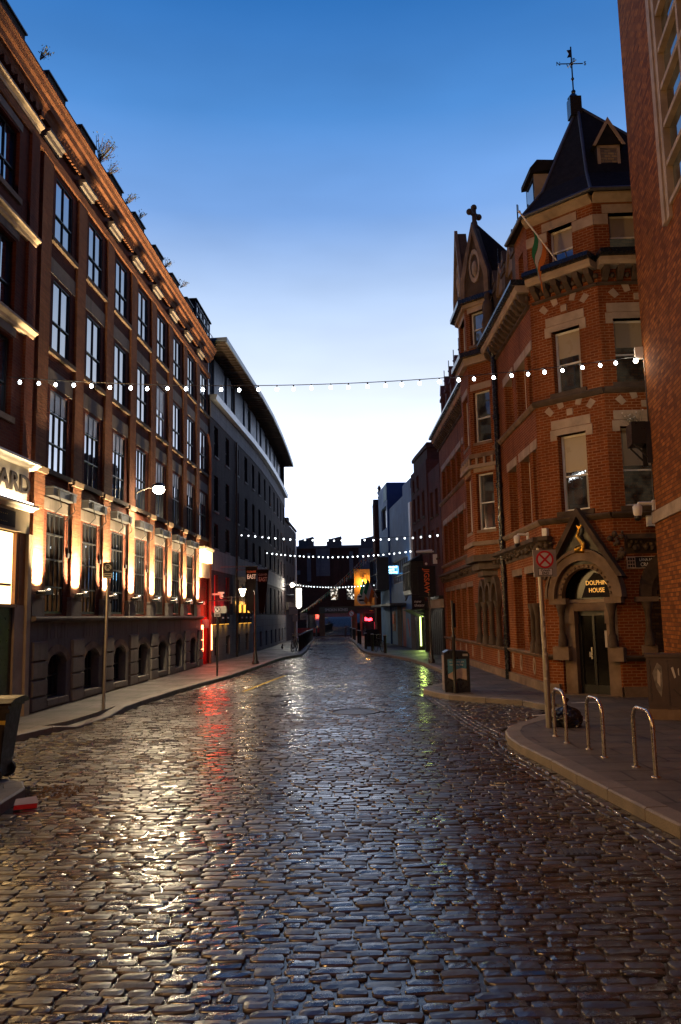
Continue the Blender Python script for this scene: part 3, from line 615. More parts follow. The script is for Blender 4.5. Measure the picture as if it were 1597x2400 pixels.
# the bright bracket lamp
t = thing('street_lamp', 'blazing white street lamp on a bracket halfway along the warehouse front', 'street lamp', tuple(FL.w((5.75, .0, 6.5))))
m = MB(FL); m.box(5.66, 5.84, -.04, .0, 6.3, 6.7); m.sweep([(5.75, -.02, 6.5), (5.75, -.2, 6.6), (5.75, -.35, 6.66), (5.75, -.62, 6.70)], .025, 8); m.build('bracket_arm', 'iron', t)
m = MB(FL); m.lathe(tuple((5.75, -.80, 6.70)), [(.05, .15), (.14, .12), (.20, .05), (.21, .0)], 14); m.build('lamp_hood', 'iron', t)
m = MB(FL); m.ball((5.75, -.80, 6.61), .20, 14, 10, .75); m.build('lamp_globe', 'lamp_white', t)
light('lamp_glow', 'SPOT', FL.w((5.75, -.83, 6.44)), 2300, (1, .80, .50), t, aim=Vector((0, 0, -1))-FL.ey*.25, spot_size=R(160), spot_blend=.35, shadow_soft_size=.12)
light('lamp_halo', 'POINT', FL.w((5.75, -.83, 6.40)), 120, (1, .84, .58), t, shadow_soft_size=.12)

# ---------------------------------------------------------------- dark brick building further along on the left
DB = thing('dark_brick_building', 'long curving dark brick building with a zinc top floor under an overhanging roof', 'building', (-6.0, 45, 0))
DP = [(-6.38, 38.5), (-6.0, 43.8), (-5.62, 49.0), (-5.36, 54.0), (-5.20, 60.0), (-5.12, 66.0), (-5.10, 72.0)]
for k_, (a, b) in enumerate(zip(DP, DP[1:])):
    f = Fr(*a, b[0]-a[0], b[1]-a[1]); L = math.dist(a, b); n = 2; pit = L/n
    hs = []; rowsz = [(5.72, 6.95), (7.6, 9.4), (10.4, 11.95)]
    for i in range(n):
        x = pit*(i+.5)-.45
        for c, d in rowsz: hs.append((x, x+.9, c, d))
    gh = [(pit*(i+.5)-.42+q, pit*(i+.5)+.42+q, 2.5, 4.4) for i in range(n) for q in (-.0,)]
    bh = [(pit*(i+.5)-.45, pit*(i+.5)+.45, .35, 1.35) for i in range(n)]
    m = MB(f); m.wall(0, L+.02, 5.62, 12.22, 0, hs, .22); m.build('brick_wall', 'brick_dark', DB)
    m = MB(f); m.wall(0, L+.02, 2.42, 4.6, 0, gh, .22); m.build('brick_wall', 'brick_dark' if k_ != 1 else 'timber_black', DB)
    m = MB(f); m.wall(0, L+.02, 0, 1.82 if k_ < 1 else 2.42, -.03, bh, .22); m.build('stone_base', 'ashlar_grey', DB)
    if k_ < 1: m = MB(f); m.wall(0, L+.02, 1.82, 2.42, -.01); m.build('stone_base', 'ashlar_grey', DB)
    m = MB(f); m.box(0, L+.02, -.02, .1, 4.6, 5.62); m.build('stone_band', 'concrete_panel', DB)
    m = MB(f); m.box(0, L+.03, -.03, .1, 12.22, 13.05); m.build('stone_band', 'ashlar_grey', DB)
    m = MB(f); m.ext([(-.30, 13.06), (.2, 13.06), (.2, 13.32), (-.36, 13.32)], 0, L+.05); m.build('ledge', 'zinc', DB)
    for a_, b_, c, d in hs: window(DB, f, a_, b_, c, d, .14, nx=1, nz=2, frame='timber_black', sill=(.09, .06, -.05, 'ashlar_grey'))
    for a_, b_, c, d in gh: window(DB, f, a_, b_, c, d, .15, nx=1, nz=2, frame='paint_red' if k_ == 0 else 'wood_dark', pane='glass')
    for a_, b_, c, d in bh: window(DB, f, a_, b_, c, d, .10, nx=2, nz=2, frame='iron', pane='glass')
    # zinc top floor
    m = MB(f); m.box(0, L, .42, .5, 13.33, 15.95)
    nx_ = int(L/.28)
    for i in range(nx_):
        if (i//4) % 3 != 1: m.box(i*.28, i*.28+.16, .30, .415, 13.33, 15.9)
    m.build('zinc_cladding', 'zinc', DB)
    x = .28*4
    while x+1.0 < L: window(DB, f, x+.05, x+1.05, 13.4, 15.8, .36, nx=2, nz=1, frame='timber_black', pane='glass_sky'); x += .28*12
    m = MB(f); m.box(-.05, L+.05, -.8, 2, 15.96, 16.02)
    for i in range(int(L/.45)): m.box(i*.45, i*.45+.06, -.76, .3, 15.90, 15.958)
    m.build('soffit', 'wood_dark', DB)
    m = MB(f); m.ext([(-.86, 15.94), (-.8, 15.94), (-.8, 16.03), (2, 16.03), (2, 16.16), (-.86, 16.22)], -.08, L+.08); m.build('roof_edge', 'zinc', DB)
f0 = Fr(*DP[0], DP[1][0]-DP[0][0], DP[1][1]-DP[0][1])
m = MB(f0); m.quad((0, 0, 0), (0, 8, 0), (0, 8, 13.3), (0, 0, 13.3)); m.quad((0, .5, 13.3), (0, 8, 13.3), (0, 8, 16), (0, .5, 16)); m.build('gable_wall', 'brick_dark', DB)
fe = Fr(*DP[-1], 0.02, 1); m = MB(fe); m.quad((0, 0, 0), (0, 8, 0), (0, 8, 16), (0, 0, 16)); m.build('gable_wall', 'brick_dark', DB)
m = MB(f0); m.cyl((.3, .25, 16.85), (9.5, .25, 16.85), .018, n=5); m.cyl((.3, .25, 16.55), (9.5, .25, 16.55), .012, n=5)
for i in range(18): m.cyl((.3+i*.54, .25, 16.16), (.3+i*.54, .25, 16.9), .014, n=5)
m.build('roof_railing', 'iron', DB)
f1 = Fr(*DP[1], DP[2][0]-DP[1][0], DP[2][1]-DP[1][1])
m = MB(f1); m.cyl((.8, -.08, .1), (.8, -.08, 12.2), .06, n=8); m.build('downpipe', 'iron', DB)
# lit menu boxes under the ground windows
for k_, (f, xs, on) in enumerate(((f0, (.5, 1.8, 3.0), 'lit_amber'), (f1, (1.4, 2.7, 4.0), 'lit_amber'))):
    for x in xs:
        m = MB(f); m.box(x, x+.8, -.16, .0, 1.95, 2.5); m.build('menu_board', 'dark_sign', DB); b_ = DB.children[-1]
        m = MB(f); m.box(x+.08, x+.72, -.13, -.04, 1.93, 1.949); m.build('strip_lamp', on, b_)
        m = MB(f)
        for q in range(3): m.box(x+.2+q*.14, x+.31+q*.14, -.166, -.161, 2.22, 2.30)
        m.build('lettering', 'letter_white', b_)
        light('menu_glow', 'AREA', f.w((x+.4, -.10, 1.92)), 2.2, (1, .50, .10), DB, aim=Vector((0, 0, -1))+f.ey*.5, size=.5)
for x in (1.7, 3.0, 4.3):
    m = MB(f1); m.box(x, x+.12, -.10, -.0, 2.55, 3.0); m.build('wall_lamp', 'lit_amber', DB)
    light('wall_lamp_glow', 'POINT', f1.w((x+.06, -.2, 3.1)), 9, (1, .45, .08), DB, shadow_soft_size=.08)
for x in (.75, 2.35):
    light('window_red_wash', 'AREA', f0.w((x+.3, -.12, 2.58)), 45, (1, .03, .03), DB, aim=Vector((0, 0, 1))+f0.ey*.5, size=.4)
# banners with writing
for i, (x, y, s_) in enumerate(((-4.42, 39.0, 1), (-4.06, 41.0, 0))):
    t = thing('hanging_banner', ('long black restaurant banner with bold white and pink lettering on the dark building' if s_ else 'long black banner partly hidden behind the restaurant banner with the pink lettering'), 'banner', (x, y, 0), 'black banners on the dark brick building')
    fb = Fr(x, y, 1, 0.03); zt = 4.72 if s_ else 4.68; wd = .30
    m = MB(fb); poly = [(-wd, zt), (-wd*.7, 2.62), (-wd*.05, 2.40), (.05, 2.55), (wd*.35, 3.1), (wd*.62, 3.6), (wd, zt)]; m.prism(poly, -.01, .015); m.build('cloth', 'banner_black', t)
    m = MB(fb); m.cyl((-1.5 if s_ else -1.4, 0, zt+.01), (wd+.02, 0, zt+.01), .02, n=6); m.build('pole', 'iron', t)
    text('lettering', 'CLEAVER', fb, 0, zt-.26, -.013, .155, 'letter_orange' if s_ else 'grey_sign', t, ext=.003, sx=.72)
    text('lettering', 'EAST', fb, 0, zt-.50, -.013, .30, 'letter_white' if s_ else 'grey_sign', t, ext=.003, sx=.66, bold=.006)
# wall lantern
t = thing('wall_lantern', 'glowing glass lantern on an iron wall bracket beside the black banners', 'lantern', (-5.3, 38.0, 3.2))
m = MB(); m.box(-5.75, -5.25, 37.98, 38.02, 3.20, 3.24); m.tube([(-5.27, 38, 2.95), (-5.27, 38, 3.24)], .02, 6); m.tube([(-5.27, 38, 3.22), (-4.74, 38, 3.22)], .015, 6); m.box(-5.30, -5.24, 37.96, 38.04, 2.90, 3.26); m.box(-6.4, -5.25, 37.97, 38.03, 3.05, 3.09); m.build('bracket', 'iron', t)
m = MB(); m.lathe((-4.74, 38, 3.26), [(.06, 0), (.07, .03), (.17, .34), (.10, .44), (.03, .50), (.01, .58)], 8, False); m.build('lantern_glass', 'lamp_warm', t)
m = MB(); m.lathe((-4.74, 38, 3.605), [(.185, 0), (.11, .11), (.04, .17), (.012, .26)], 8, False); m.build('lantern_cap', 'iron', t)
light('lantern_glow', 'POINT', (-4.70, 37.95, 3.35), 90, (1, .84, .58), t, shadow_soft_size=.15)
t = thing('security_camera', 'small white dome camera on the red lit wall of the dark brick building', 'camera', (-5.85, 38.7, 3.3))
m = MB(); m.box(-6.3, -5.8, 38.65, 38.75, 3.36, 3.44); m.box(-6.0, -5.72, 38.55, 38.8, 3.42, 3.5); m.build('mount', 'paint_white', t)
m = MB(); m.lathe((-5.85, 38.7, 3.16), [(.02, 0), (.08, .05), (.10, .12), (.09, .2)], 10); m.build('camera_dome', 'paint_white', t)
t = thing('victorian_post', 'slim black cast iron post with a flared base on the pavement below the banners', 'post', (-4.05, 37.1, PV))
m = MB(); m.lathe((-4.05, 37.1, PV), [(.17, 0), (.17, .10), (.12, .16), (.10, .42), (.07, .55), (.055, .9), (.06, .95), (.045, 1.0), (.04, 2.1), (.055, 2.14), (.04, 2.2), (.035, 3.3), (.06, 3.34), (.02, 3.4)], 12); m.build('shaft', 'iron', t)

# last low building on the left and its lamps
LB = thing('corner_building', 'plain dark three storey building after the curving brick one with a pale lamplit edge', 'building', (-5.1, 73, 0))
f = Fr(-5.08, 72.05, .03, 1); hs = [(1.2+i*3.0, 2.2+i*3.0, z, z+1.5) for i in range(3) for z in (4.6, 7.4)]
m = MB(f); m.wall(0, 10.4, 0, 11.0, .02, hs, .2); m.quad((10.4, .02, 0), (10.4, 8, 0), (10.4, 8, 11), (10.4, .02, 11)); m.quad((0, .02, 11), (10.4, .02, 11), (10.4, 8, 11), (0, 8, 11)); m.quad((0, .02, 0), (0, .02, 11), (0, 8, 11), (0, 8, 0)); m.build('wall', 'brick_dark', LB)
for h in hs: window(LB, f, *h, .12, nx=1, nz=2)
m = MB(f); m.box(9.7, 10.45, -.10, .018, 0, 10.9); m.build('corner_strip', 'paint_white', LB)
m = MB(f); m.box(-.05, 10.6, -.16, .015, 11.01, 11.2); m.box(7.2, 8.2, .4, 1.4, 11.2, 12.2); m.build('parapet', 'brick_dark', LB)
m = MB(f); m.box(0, 9.6, -.25, .0, 2.9, 3.6); m.build('shop_fascia', 'wood_dark', LB)
m = MB(f); m.box(1.0, 5.6, -.9, -.84, 5.2, 5.24); m.box(1.0, 5.6, -.9, -.84, 4.3, 4.34); m.box(1.0, 5.6, -.85, .0, 4.26, 4.30)
for i in range(14): m.box(1.0+i*.35, 1.04+i*.35, -.9, -.86, 4.3, 5.24)
m.build('balcony_railing', 'zinc', LB)
t = thing('floodlight', 'blinding white floodlight on the pale corner strip above the glowing sign', 'floodlight', (-4.35, 69.5, 5.1))
m = MB(); m.box(-5.1, -4.4, 69.4, 69.5, 5.05, 5.12); m.box(-4.55, -4.1, 69.35, 69.6, 5.12, 5.3); m.build('housing', 'iron', t)
m = MB(); m.ball((-4.32, 69.42, 5.02), .17, 10, 6); m.build('bulb', 'lamp_white', t)
light('flood_glow', 'POINT', (-4.25, 69.2, 4.85), 330, (1, .93, .78), t, shadow_soft_size=.2)
t = thing('lit_projecting_sign', 'tall glowing white sign box projecting over the pavement above the bicycle', 'sign', (-3.6, 65.2, 3.0))
m = MB(); m.box(-4.9, -3.2, 65.1, 65.3, 4.62, 4.68); m.box(-4.9, -3.2, 65.1, 65.3, 2.86, 2.92); m.build('frame', 'iron', t)
m = MB(); m.box(-3.85, -3.32, 65.0, 65.2, 3.15, 4.55); m.ball((-3.58, 65.1, 3.2), .27, 10, 6); m.build('sign_box', 'sign_lit', t)
t = thing('cafe_sign', 'small grey cafe sign board hanging where the bunting is tied', 'sign', (-3.0, 64.9, 2.0))
fc = Fr(-3.15, 64.8, 1, 0); m = MB(fc); m.box(-.28, .28, 0, .04, 2.02, 2.55); m.build('board', 'grey_sign', t); m = MB(fc); m.box(-.6, .28, .01, .03, 2.56, 2.60); m.build('arm', 'iron', t)
text('lettering', 'CAFE', fc, 0, 2.22, -.002, .22, 'dark_sign', t, ext=.003, sx=.85)
t = thing('utility_pole', 'dark wooden utility pole with boxes standing behind the parked bicycle', 'pole', (-3.85, 64.6, PV))
m = MB(); m.cyl((-3.85, 64.6, PV), (-3.80, 64.6, 4.6), .11, .09, 10); m.build('shaft', 'galv', t)
m = MB(); m.box(-4.3, -3.6, 64.35, 64.5, 2.45, 3.05); m.box(-4.0, -3.6, 64.35, 64.5, 1.9, 2.4); m.build('junction_box', 'grey_sign', t)

# ---------------------------------------------------------------- the building that closes the street
EN = thing('end_restaurant', 'dark brick restaurant building that closes the far end of the street', 'restaurant', (-2, 92, 0))
fE = Fr(-9, 92.2, 1, -.012)
hs = [(7.65, 8.55, 4.1, 5.5), (9.5, 10.45, 4.1, 5.4)]
m = MB(fE); m.wall(0, 18, 0, 10.35, 0, hs, .2); m.quad((0, 0, 10.35), (18, 0, 10.35), (18, 8, 10.35), (0, 8, 10.35)); m.quad((18, 0, 0), (18, 8, 0), (18, 8, 10.35), (18, 0, 10.35)); m.build('wall', 'brick_end', EN)
for a, b, c, d in hs: window(EN, fE, a, b, c, d, .12, nx=2, split=(.3, .5, .75), frame='iron', pane='lit_white')
for x0, x1, z0, z1 in ((5.0, 5.45, 6.3, 9.6), (6.05, 7.65, 6.9, 10.1), (9.9, 10.35, 6.5, 9.7), (3.7, 4.2, 7.1, 7.6), (11.0, 13.2, 6.6, 10.1)):
    m = MB(fE); m.box(x0, x1, -.05, -.002, z0, z1); m.build('grey_panel', 'ashlar_grey', EN)
m = MB(fE); m.box(0, 18, -.10, -.052, 10.12, 10.42); m.build('coping', 'lead', EN)
for x in (4.0, 7.3, 11.3):
    m = MB(fE); m.add([(x, .5, 10.36), (x+1.75, .5, 10.36), (x+1.75, .5, 11.55), (x, .5, 11.15), (x, 3, 10.36), (x+1.75, 3, 10.36), (x+1.75, 3, 11.55), (x, 3, 11.15)], [(0, 1, 2, 3), (1, 5, 6, 2), (3, 2, 6, 7), (4, 0, 3, 7)]); m.build('roof_monitor', 'lead', EN)
m = MB(fE); m.box(6.3, 10.6, -.28, -.002, 2.62, 3.35); m.build('fascia', 'timber_black', EN)
text('lettering', 'SMOKIN BONES', fE, 8.3, 2.98, -.29, .46, 'letter_white', EN, ext=.02, sx=.80)
for q in ((6.35, 6.95), (10.0, 10.5)): m = MB(fE); m.box(*q, -.2, -.002, 0, 2.6); m.build('shop_pier', 'wood_orange', EN)
m = MB(fE); m.box(6.96, 9.99, -.16, -.002, 2.2, 2.6); m.build('red_header', 'paint_pink', EN)
m = MB(fE); m.quad((6.96, -.06, .1), (9.99, -.06, .1), (9.99, -.06, 2.2), (6.96, -.06, 2.2)); m.build('shop_window', 'glass', EN)
m = MB(fE); m.box(3.0, 6.3, -.12, -.002, .45, .98); m.build('red_band', 'paint_red', EN)
m = MB(fE); m.box(3.0, 6.3, -.10, -.003, 1.0, 2.5); m.build('shop_window', 'glass', EN)
# pub at the right of it
PB = thing('corner_pub', 'small pub with an amber lit upper wall and red neon sign', 'pub', (2.6, 89, 0))
fP = Fr(1.35, 88.6, 1, -.01); hs = [(1.75, 2.75, 4.2, 5.5)]
m = MB(fP); m.wall(0, 7, 3.35, 7.4, 0, hs, .2); m.quad((0, 0, 3.35), (0, 3.5, 3.35), (0, 3.5, 7.4), (0, 0, 7.4)); m.quad((0, 0, 7.4), (7, 0, 7.4), (7, 3, 7.4), (0, 3, 7.4)); m.build('upper_wall', 'wall_ochre', PB)
window(PB, fP, *hs[0], .12, nx=1, nz=2, frame='wood_orange', pane='glass')
m = MB(fP); m.box(-.12, 7, -.3, .0, 3.15, 3.35); m.box(0, 7, -.15, .0, 2.5, 3.14); m.build('fascia', 'wood_dark', PB)
for q in ((0, .25, -.15), (.55, .8, -.15), (3.2, 7, -.05)): m = MB(fP); m.box(*q, 0, 0, 2.5); m.build('pub_pier', 'wood_orange', PB)
m = MB(fP); m.quad((.8, .05, 0), (3.2, .05, 0), (3.2, .05, 2.5), (.8, .05, 2.5)); m.quad((.25, .05, 0), (.55, .05, 0), (.55, .05, 2.5), (.25, .05, 2.5)); m.build('pub_window', 'glass', PB)
m = MB(fP); m.box(1.1, 1.9, -.1, -.05, 1.70, 1.95); m.ball((1.2, -.08, 1.95), .14, 8, 5); m.ball((1.75, -.08, 1.85), .16, 8, 5); m.build('neon_sign', 'neon_red', PB)
m = MB(fP); m.lathe((1.85, -.20, 2.82), [(.0001, -.02), (.22, -.02), (.22, .02), (.0001, .02)], 12); m.build('round_badge', 'letter_gold', PB)
m = MB(fP); m.box(2.1, 2.95, -.06, -.02, .5, 1.55); m.build('chalkboard', 'paint_pink', PB)
m = MB(fP); m.ball((1.0, -.35, 6.05), .09, 8, 5); m.tube([(1.0, 0, 6.2), (1.0, -.35, 6.15)], .03, 6); m.build('wall_lamp', 'lamp_orange', PB)
light('pub_lamp_glow', 'POINT', fP.w((1.0, -.45, 5.9)), 260, (1, .52, .10), PB, shadow_soft_size=.1)
light('pub_neon_glow', 'POINT', fP.w((1.6, -.4, 1.8)), 45, (1, .04, .05), PB, shadow_soft_size=.15)

# ---------------------------------------------------------------- Victorian corner building on the right
VB = thing('victorian_building', 'ornate orange brick Victorian corner building with a spired turret and carved porch', 'building', (5.4, 21.2, 0))
FR = Fr(5.38, 21.2, .0087, -1)
fA = Fr(5.38, 21.2, .7193, -.6947); LA = 2.0; P1 = fA.w((LA, 0, 0)); fB = Fr(P1.x, P1.y, 1, -.03); LB_ = 4.2
gx = [(-18.75+1.62*k, -17.50+1.62*k) for k in range(5)]; nx_ = [(-3.65, -2.5), (-2.02, -.87), (-.62, -.12)]
MAIN = [(-19.6, -10.35), (-4.75, 0.02)]
zg, zf1, zf2 = (1.12, 3.52), (4.72, 6.9), (7.9, 9.68)
hol = [(a, b, c, d) for a, b in gx+nx_ for c, d in (zg, zf1, zf2)]
ob = [(-8.95, -8.05), (-7.75, -6.85), (-6.55, -5.65)]     # three arches below the oriel
hol += [(a, b, 1.12, 3.1) for a, b in ob] + [(-9.95, -9.35, c, d) for c, d in (zf1, zf2)]
m = MB(FR); m.wall(-19.6, .02, .36, 11.1, 0, hol, .34); m.quad((-19.6, 0, 0), (-19.6, 9, 0), (-19.6, 9, 11.1), (-19.6, 0, 11.1)); m.build('wall', 'brick_orange', VB)
m = MB(FR); m.box(-19.65, .05, -.10, .0-.001, 0, .36); m.build('plinth', 'sandstone', VB)
def string(fr, x0, x1, z, h, out, mat, name='string_course', lip=.03):
    m = MB(fr); m.ext([(-out*.4, z), (.05, z), (.05, z+h), (-out, z+h), (-out-lip*.5, z+h*.75), (-out, z+h*.5)], x0, x1); m.build(name, mat, VB)
for (a, b, c, d) in hol:
    big = b-a > .55
    fl = 0 if c < 2 else 1 if c < 6 else 2
    window(VB, FR, a, b, c, d, .26, nx=1, split=(.5,), frame='paint_white' if fl and a > -4 else 'wood_dark', pane='glass_office', sill=(.10, .03, .02, 'sandstone_dark'), lintel=(.26, .10, -.025, 'stone_pale', -.26) if fl else (.20, .08, -.02, 'sandstone', -.20), blind=.4 if (fl and a > -4) else None)
    if fl == 0 and a > -9 and a < -5: continue
    for x in (a-.07, b+.0): m = MB(FR); m.cyl((x+.035, .03, c), (x+.035, .03, d-.28), .05, n=6, cap=False); m.build('jamb_roll', 'brick_orange', VB)
for z0, h, o_, mt in ((1.0, .11, .10, 'sandstone'), (4.52, .14, .09, 'sandstone'), (7.72, .15, .10, 'sandstone')):
    for a, b in ((-19.6, 0.0),): string(FR, a, b, z0, h, o_, mt)
# carved frieze and cornice: a cove with leaf bosses
def carved(fr, x0, x1, z, h, out, mat='sandstone_dark', step=.26, name='carved_frieze'):
    m = MB(fr); m.ext([(-.02, z), (.03, z), (.03, z+h), (-out, z+h), (-out, z+h*.75), (-out*.45, z+h*.6), (-out*.2, z+h*.3)], x0, x1)
    rg = random.Random(int(x0*100)); x = x0+.06
    while x < x1-.1:
        for q in range(3): m.ball((x+rg.uniform(0, step*.7), -out*rg.uniform(.25, .62), z+h*rg.uniform(.25, .68)), h*rg.uniform(.10, .18), 6, 4)
        x += step*.62
    m.build(name, mat, VB)
carved(FR, -19.6, .05, 3.78, .42, .26); 
def corbels(fr, x0, x1, z=10.72, n=None):
    m = MB(fr); n = n or int((x1-x0)/.36); st = (x1-x0)/n
    for i in range(n):
        x = x0+st*(i+.5); m.ext([(-.0, z), (.0, z+.34), (-.30, z+.34), (-.26, z+.20), (-.08, z+.05)], x-.075, x+.075); m.ball((x+st*.5, -.07, z+.16), .075, 6, 4)
    m.ext([(.02, z-.10), (.02, z-.02), (-.08, z-.02), (-.08, z-.06)], x0, x1); m.build('corbel_table', 'sandstone_dark', VB)
    m = MB(fr); m.ext([(.05, z+.345), (.05, z+.55), (-.38, z+.55), (-.38, z+.45), (-.32, z+.36)], x0, x1); m.build('cornice', 'stone_pale', VB)
    m = MB(fr); m.ext([(-.20, z+.555), (.05, z+.555), (.05, z+.72), (-.50, z+.72), (-.52, z+.60), (-.44, z+.56)], x0-.02, x1+.02); m.build('gutter', 'gutter', VB)
corbels(FR, -19.7, -8.3); corbels(FR, -5.35, 0.0); corbels(fA, .10, LA, n=6); corbels(fB, 0, LB_)
# the turret: two facets, floors 1 to 3
hA = [(.62, 1.42, 4.82, 6.86), (.62, 1.42, 8.02, 9.72), (.66, 1.38, 11.5, 12.62)]; hB = [(.35, 1.65, 4.82, 6.86), (.35, 1.65, 8.02, 9.72), (.40, 1.55, 11.5, 12.62)]
hC = [(-1.0, -.45, 11.5, 12.5)]
m = MB(fA); m.wall(0, LA, 3.4, 13.16, 0, hA, .30); m.build('turret_wall', 'brick_orange', VB)
m = MB(fB); m.wall(0, LB_, 3.4, 13.16, 0, hB, .30); m.quad((LB_, 0, 0), (LB_, 6, 0), (LB_, 6, 13.3), (LB_, 0, 13.3)); m.build('turret_wall', 'brick_orange', VB)
m = MB(FR); m.wall(-1.4, .02, 11.1, 13.16, 0, hC, .3); m.quad((-1.4, 0, 11.1), (-1.4, 0, 13.16), (-1.4, 4, 13.16), (-1.4, 4, 11.1)); m.build('turret_wall', 'brick_orange', VB)
window(VB, FR, *hC[0], .2, split=(.5,), nx=1, frame='wood_dark')
for f, hh in ((fA, hA), (fB, hB)):
    for i, (a, b, c, d) in enumerate(hh):
        window(VB, f, a, b, c, d, .20, nx=1, split=(.46,), frame='paint_white', pane='glass_office', sill=(.13, .12, -.05, 'sandstone_dark') if i < 2 else None, lintel=(.24, .16, -.02, 'stone_pale', .0 if i == 2 else .18), blind=(.48, .42, .52)[i], curtain=(i < 2), fw_=.055)
        if i < 2:
            m = MB(f); m.ext([(-.03, d), (.2, d), (.2, d+.17), (-.02, d+.17)], a-.02, b+.02); m.box(a-.20, a-.02, -.022, .1, d-.12, d+.16); m.box(b+.02, b+.20, -.022, .1, d-.12, d+.16); m.build('lintel_shoulder', 'stone_pale', VB)
            m = MB(f); cx = (a+b)/2
            m.box(cx-.085, cx+.085, -.025, .02, d+.50, d+.67)
            for sx in (-.04, .04):
                for sz in (-.04, .04): m.cyl((cx+sx, -.027, d+.585+sz), (cx+sx, -.024, d+.585+sz), .022, n=8)
            for an in (52, 74, 106, 128):
                ca, sa = math.cos(R(an)), math.sin(R(an)); r0_, r1_ = .84, 1.09; z0 = d+.02
                P = []
                for r_, w_ in ((r0_, -.075), (r0_, .075), (r1_, .09), (r1_, -.09)): P.append((cx+ca*r_-sa*w_*-1, z0+sa*r_*.88-ca*w_*1))
                m.prism(P if an < 0 else P, -.012, .01)
            m.build('relieving_arch_stones', 'stone_pale', VB)
        if i == 2:
            for q in ((0, a-.02), (b+.02, LA if f is fA else LB_)): m = MB(f); m.box(*q, -.02, .05, d-.30, d-.02); m.build('stone_band', 'stone_pale', VB)
for f, L in ((fA, LA), (fB, LB_)):
    for z0, h in ((4.52, .15), (7.74, .15)): string(f, -.02, L, z0, h, .12, 'sandstone_dark')
    m = MB(f); m.ext([(.1, 12.86), (.1, 13.12), (-.22, 13.12), (-.22, 13.06), (-.04, 12.95)], 0, L); m.build('eaves_course', 'stone_pale', VB)
# spire roof (four hips) with lead rolls, finial and dormers
apex = Vector((7.3, 21.9, 17.1)); e = [FR.w((-1.42, -.25, 13.14)), fA.w((.02, -.30, 13.14)), fA.w((LA+.14, -.32, 13.14)), fB.w((LB_, -.32, 13.14)), fB.w((LB_, 4.2, 13.14)), FR.w((-1.45, 4.2, 13.14))]
mid = [Vector((p.x+(apex.x-p.x)*.36, p.y+(apex.y-p.y)*.36, 13.14+3.96*.24)) for p in e]
m = MB(); n = len(e); vv = [tuple(p) for p in e]+[tuple(p) for p in mid]+[tuple(apex)]
m.add(vv, [(i, (i+1) % n, n+(i+1) % n, n+i) for i in range(n)]+[(n+i, n+(i+1) % n, 2*n) for i in range(n)]+[tuple(range(n))[::-1]]); m.build('spire_roof', 'slate', VB)
sr = VB.children[-1]
m = MB()
for p, q in zip(e, mid):
    m.cyl(tuple(p), tuple(q), .045, n=6); m.cyl(tuple(q), tuple(apex), .045, n=6)
for p, q in zip(e, e[1:]+e[:1]): m.cyl(tuple(p), tuple(q), .055, n=6)
m.build('lead_hip', 'lead', sr)
m = MB(); m.box(7.03, 7.37, 21.73, 22.07, 16.75, 17.35); m.lathe((7.2, 21.9, 17.35), [(.2, 0), (.12, .12), (.05, .2)], 4, False); m.build('finial_base', 'gutter', VB)
f = Fr(7.62, 20.55, 1, -.03); m = MB(f); m.box(-.32, .32, 0, 1.4, 14.0, 15.05); m.prism([(-.43, 15.0), (.43, 15.0), (0, 15.75)], -.08, 1.3); m.build('spire_dormer', 'slate', VB); dm = VB.children[-1]
m = MB(f); m.box(-.31, -.23, -.03, .0, 14.1, 15.0); m.box(.23, .31, -.03, 0, 14.1, 15.0); m.box(-.31, .31, -.03, 0, 14.92, 15.0)
for s_ in (-1, 1): m.prism([(s_*.45, 14.97), (s_*.36, 14.97), (0, 15.62), (0, 15.80)][::s_], -.11, -.081)
m.build('dormer_frame', 'stone_pale', dm); m = MB(f); m.quad((-.23, -.01, 14.1), (.23, -.01, 14.1), (.23, -.01, 14.92), (-.23, -.01, 14.92)); m.build('pane', 'glass_sky', dm)
f = Fr(5.85, 22.25, .0087, -1); m = MB(f); m.box(-.5, .42, 0, 1.4, 13.6, 15.0); m.ext([(-.12, 14.95), (1.5, 15.2), (1.5, 15.32), (.1, 15.36), (-.12, 15.1)], -.6, .5); m.build('spire_dormer', 'slate', VB); dm = VB.children[-1]
m = MB(f); m.quad((-.4, -.01, 14.0), (.32, -.01, 14.0), (.32, -.01, 14.85), (-.4, -.01, 14.85)); m.build('pane', 'glass_sky', dm)
m = MB(f); m.box(.421, .43, .0, .9, 13.6, 14.95); m.build('cheek', 'render_cream', dm)
t = thing('weather_vane', 'black iron weather vane with compass letters on top of the turret spire', 'weather vane', (7.2, 21.9, 17.5))
m = MB(); m.cyl((7.2, 21.9, 17.5), (7.2, 21.9, 19.05), .022, n=6); m.ball((7.2, 21.9, 17.58), .07, 8, 6); m.ball((7.2, 21.9, 18.0), .05, 8, 6); m.ball((7.2, 21.9, 18.5), .06, 8, 6); m.build('shaft', 'gutter', t)
m = MB(); m.cyl((6.86, 21.9, 18.5), (7.54, 21.9, 18.5), .016, n=6); m.cyl((7.2, 21.5, 18.32), (7.2, 22.3, 18.68), .016, n=6); m.build('compass_arm', 'gutter', t)
fv = Fr(7.2, 21.9, 1, 0)
for s_, x, z, y in (('N', -.40, 18.5, 0), ('S', .40, 18.5, 0), ('E', -.07, 18.30, -.42), ('W', .07, 18.72, .42)): text('compass_letter', s_, fv, x, z, y, .17, 'gutter', t, ext=.01)
m = MB(fv); m.prism([(0, 18.72), (-.13, 18.70), (-.07, 18.82), (-.13, 18.94), (0, 18.96)], -.008, .008); m.build('vane', 'gutter', t)
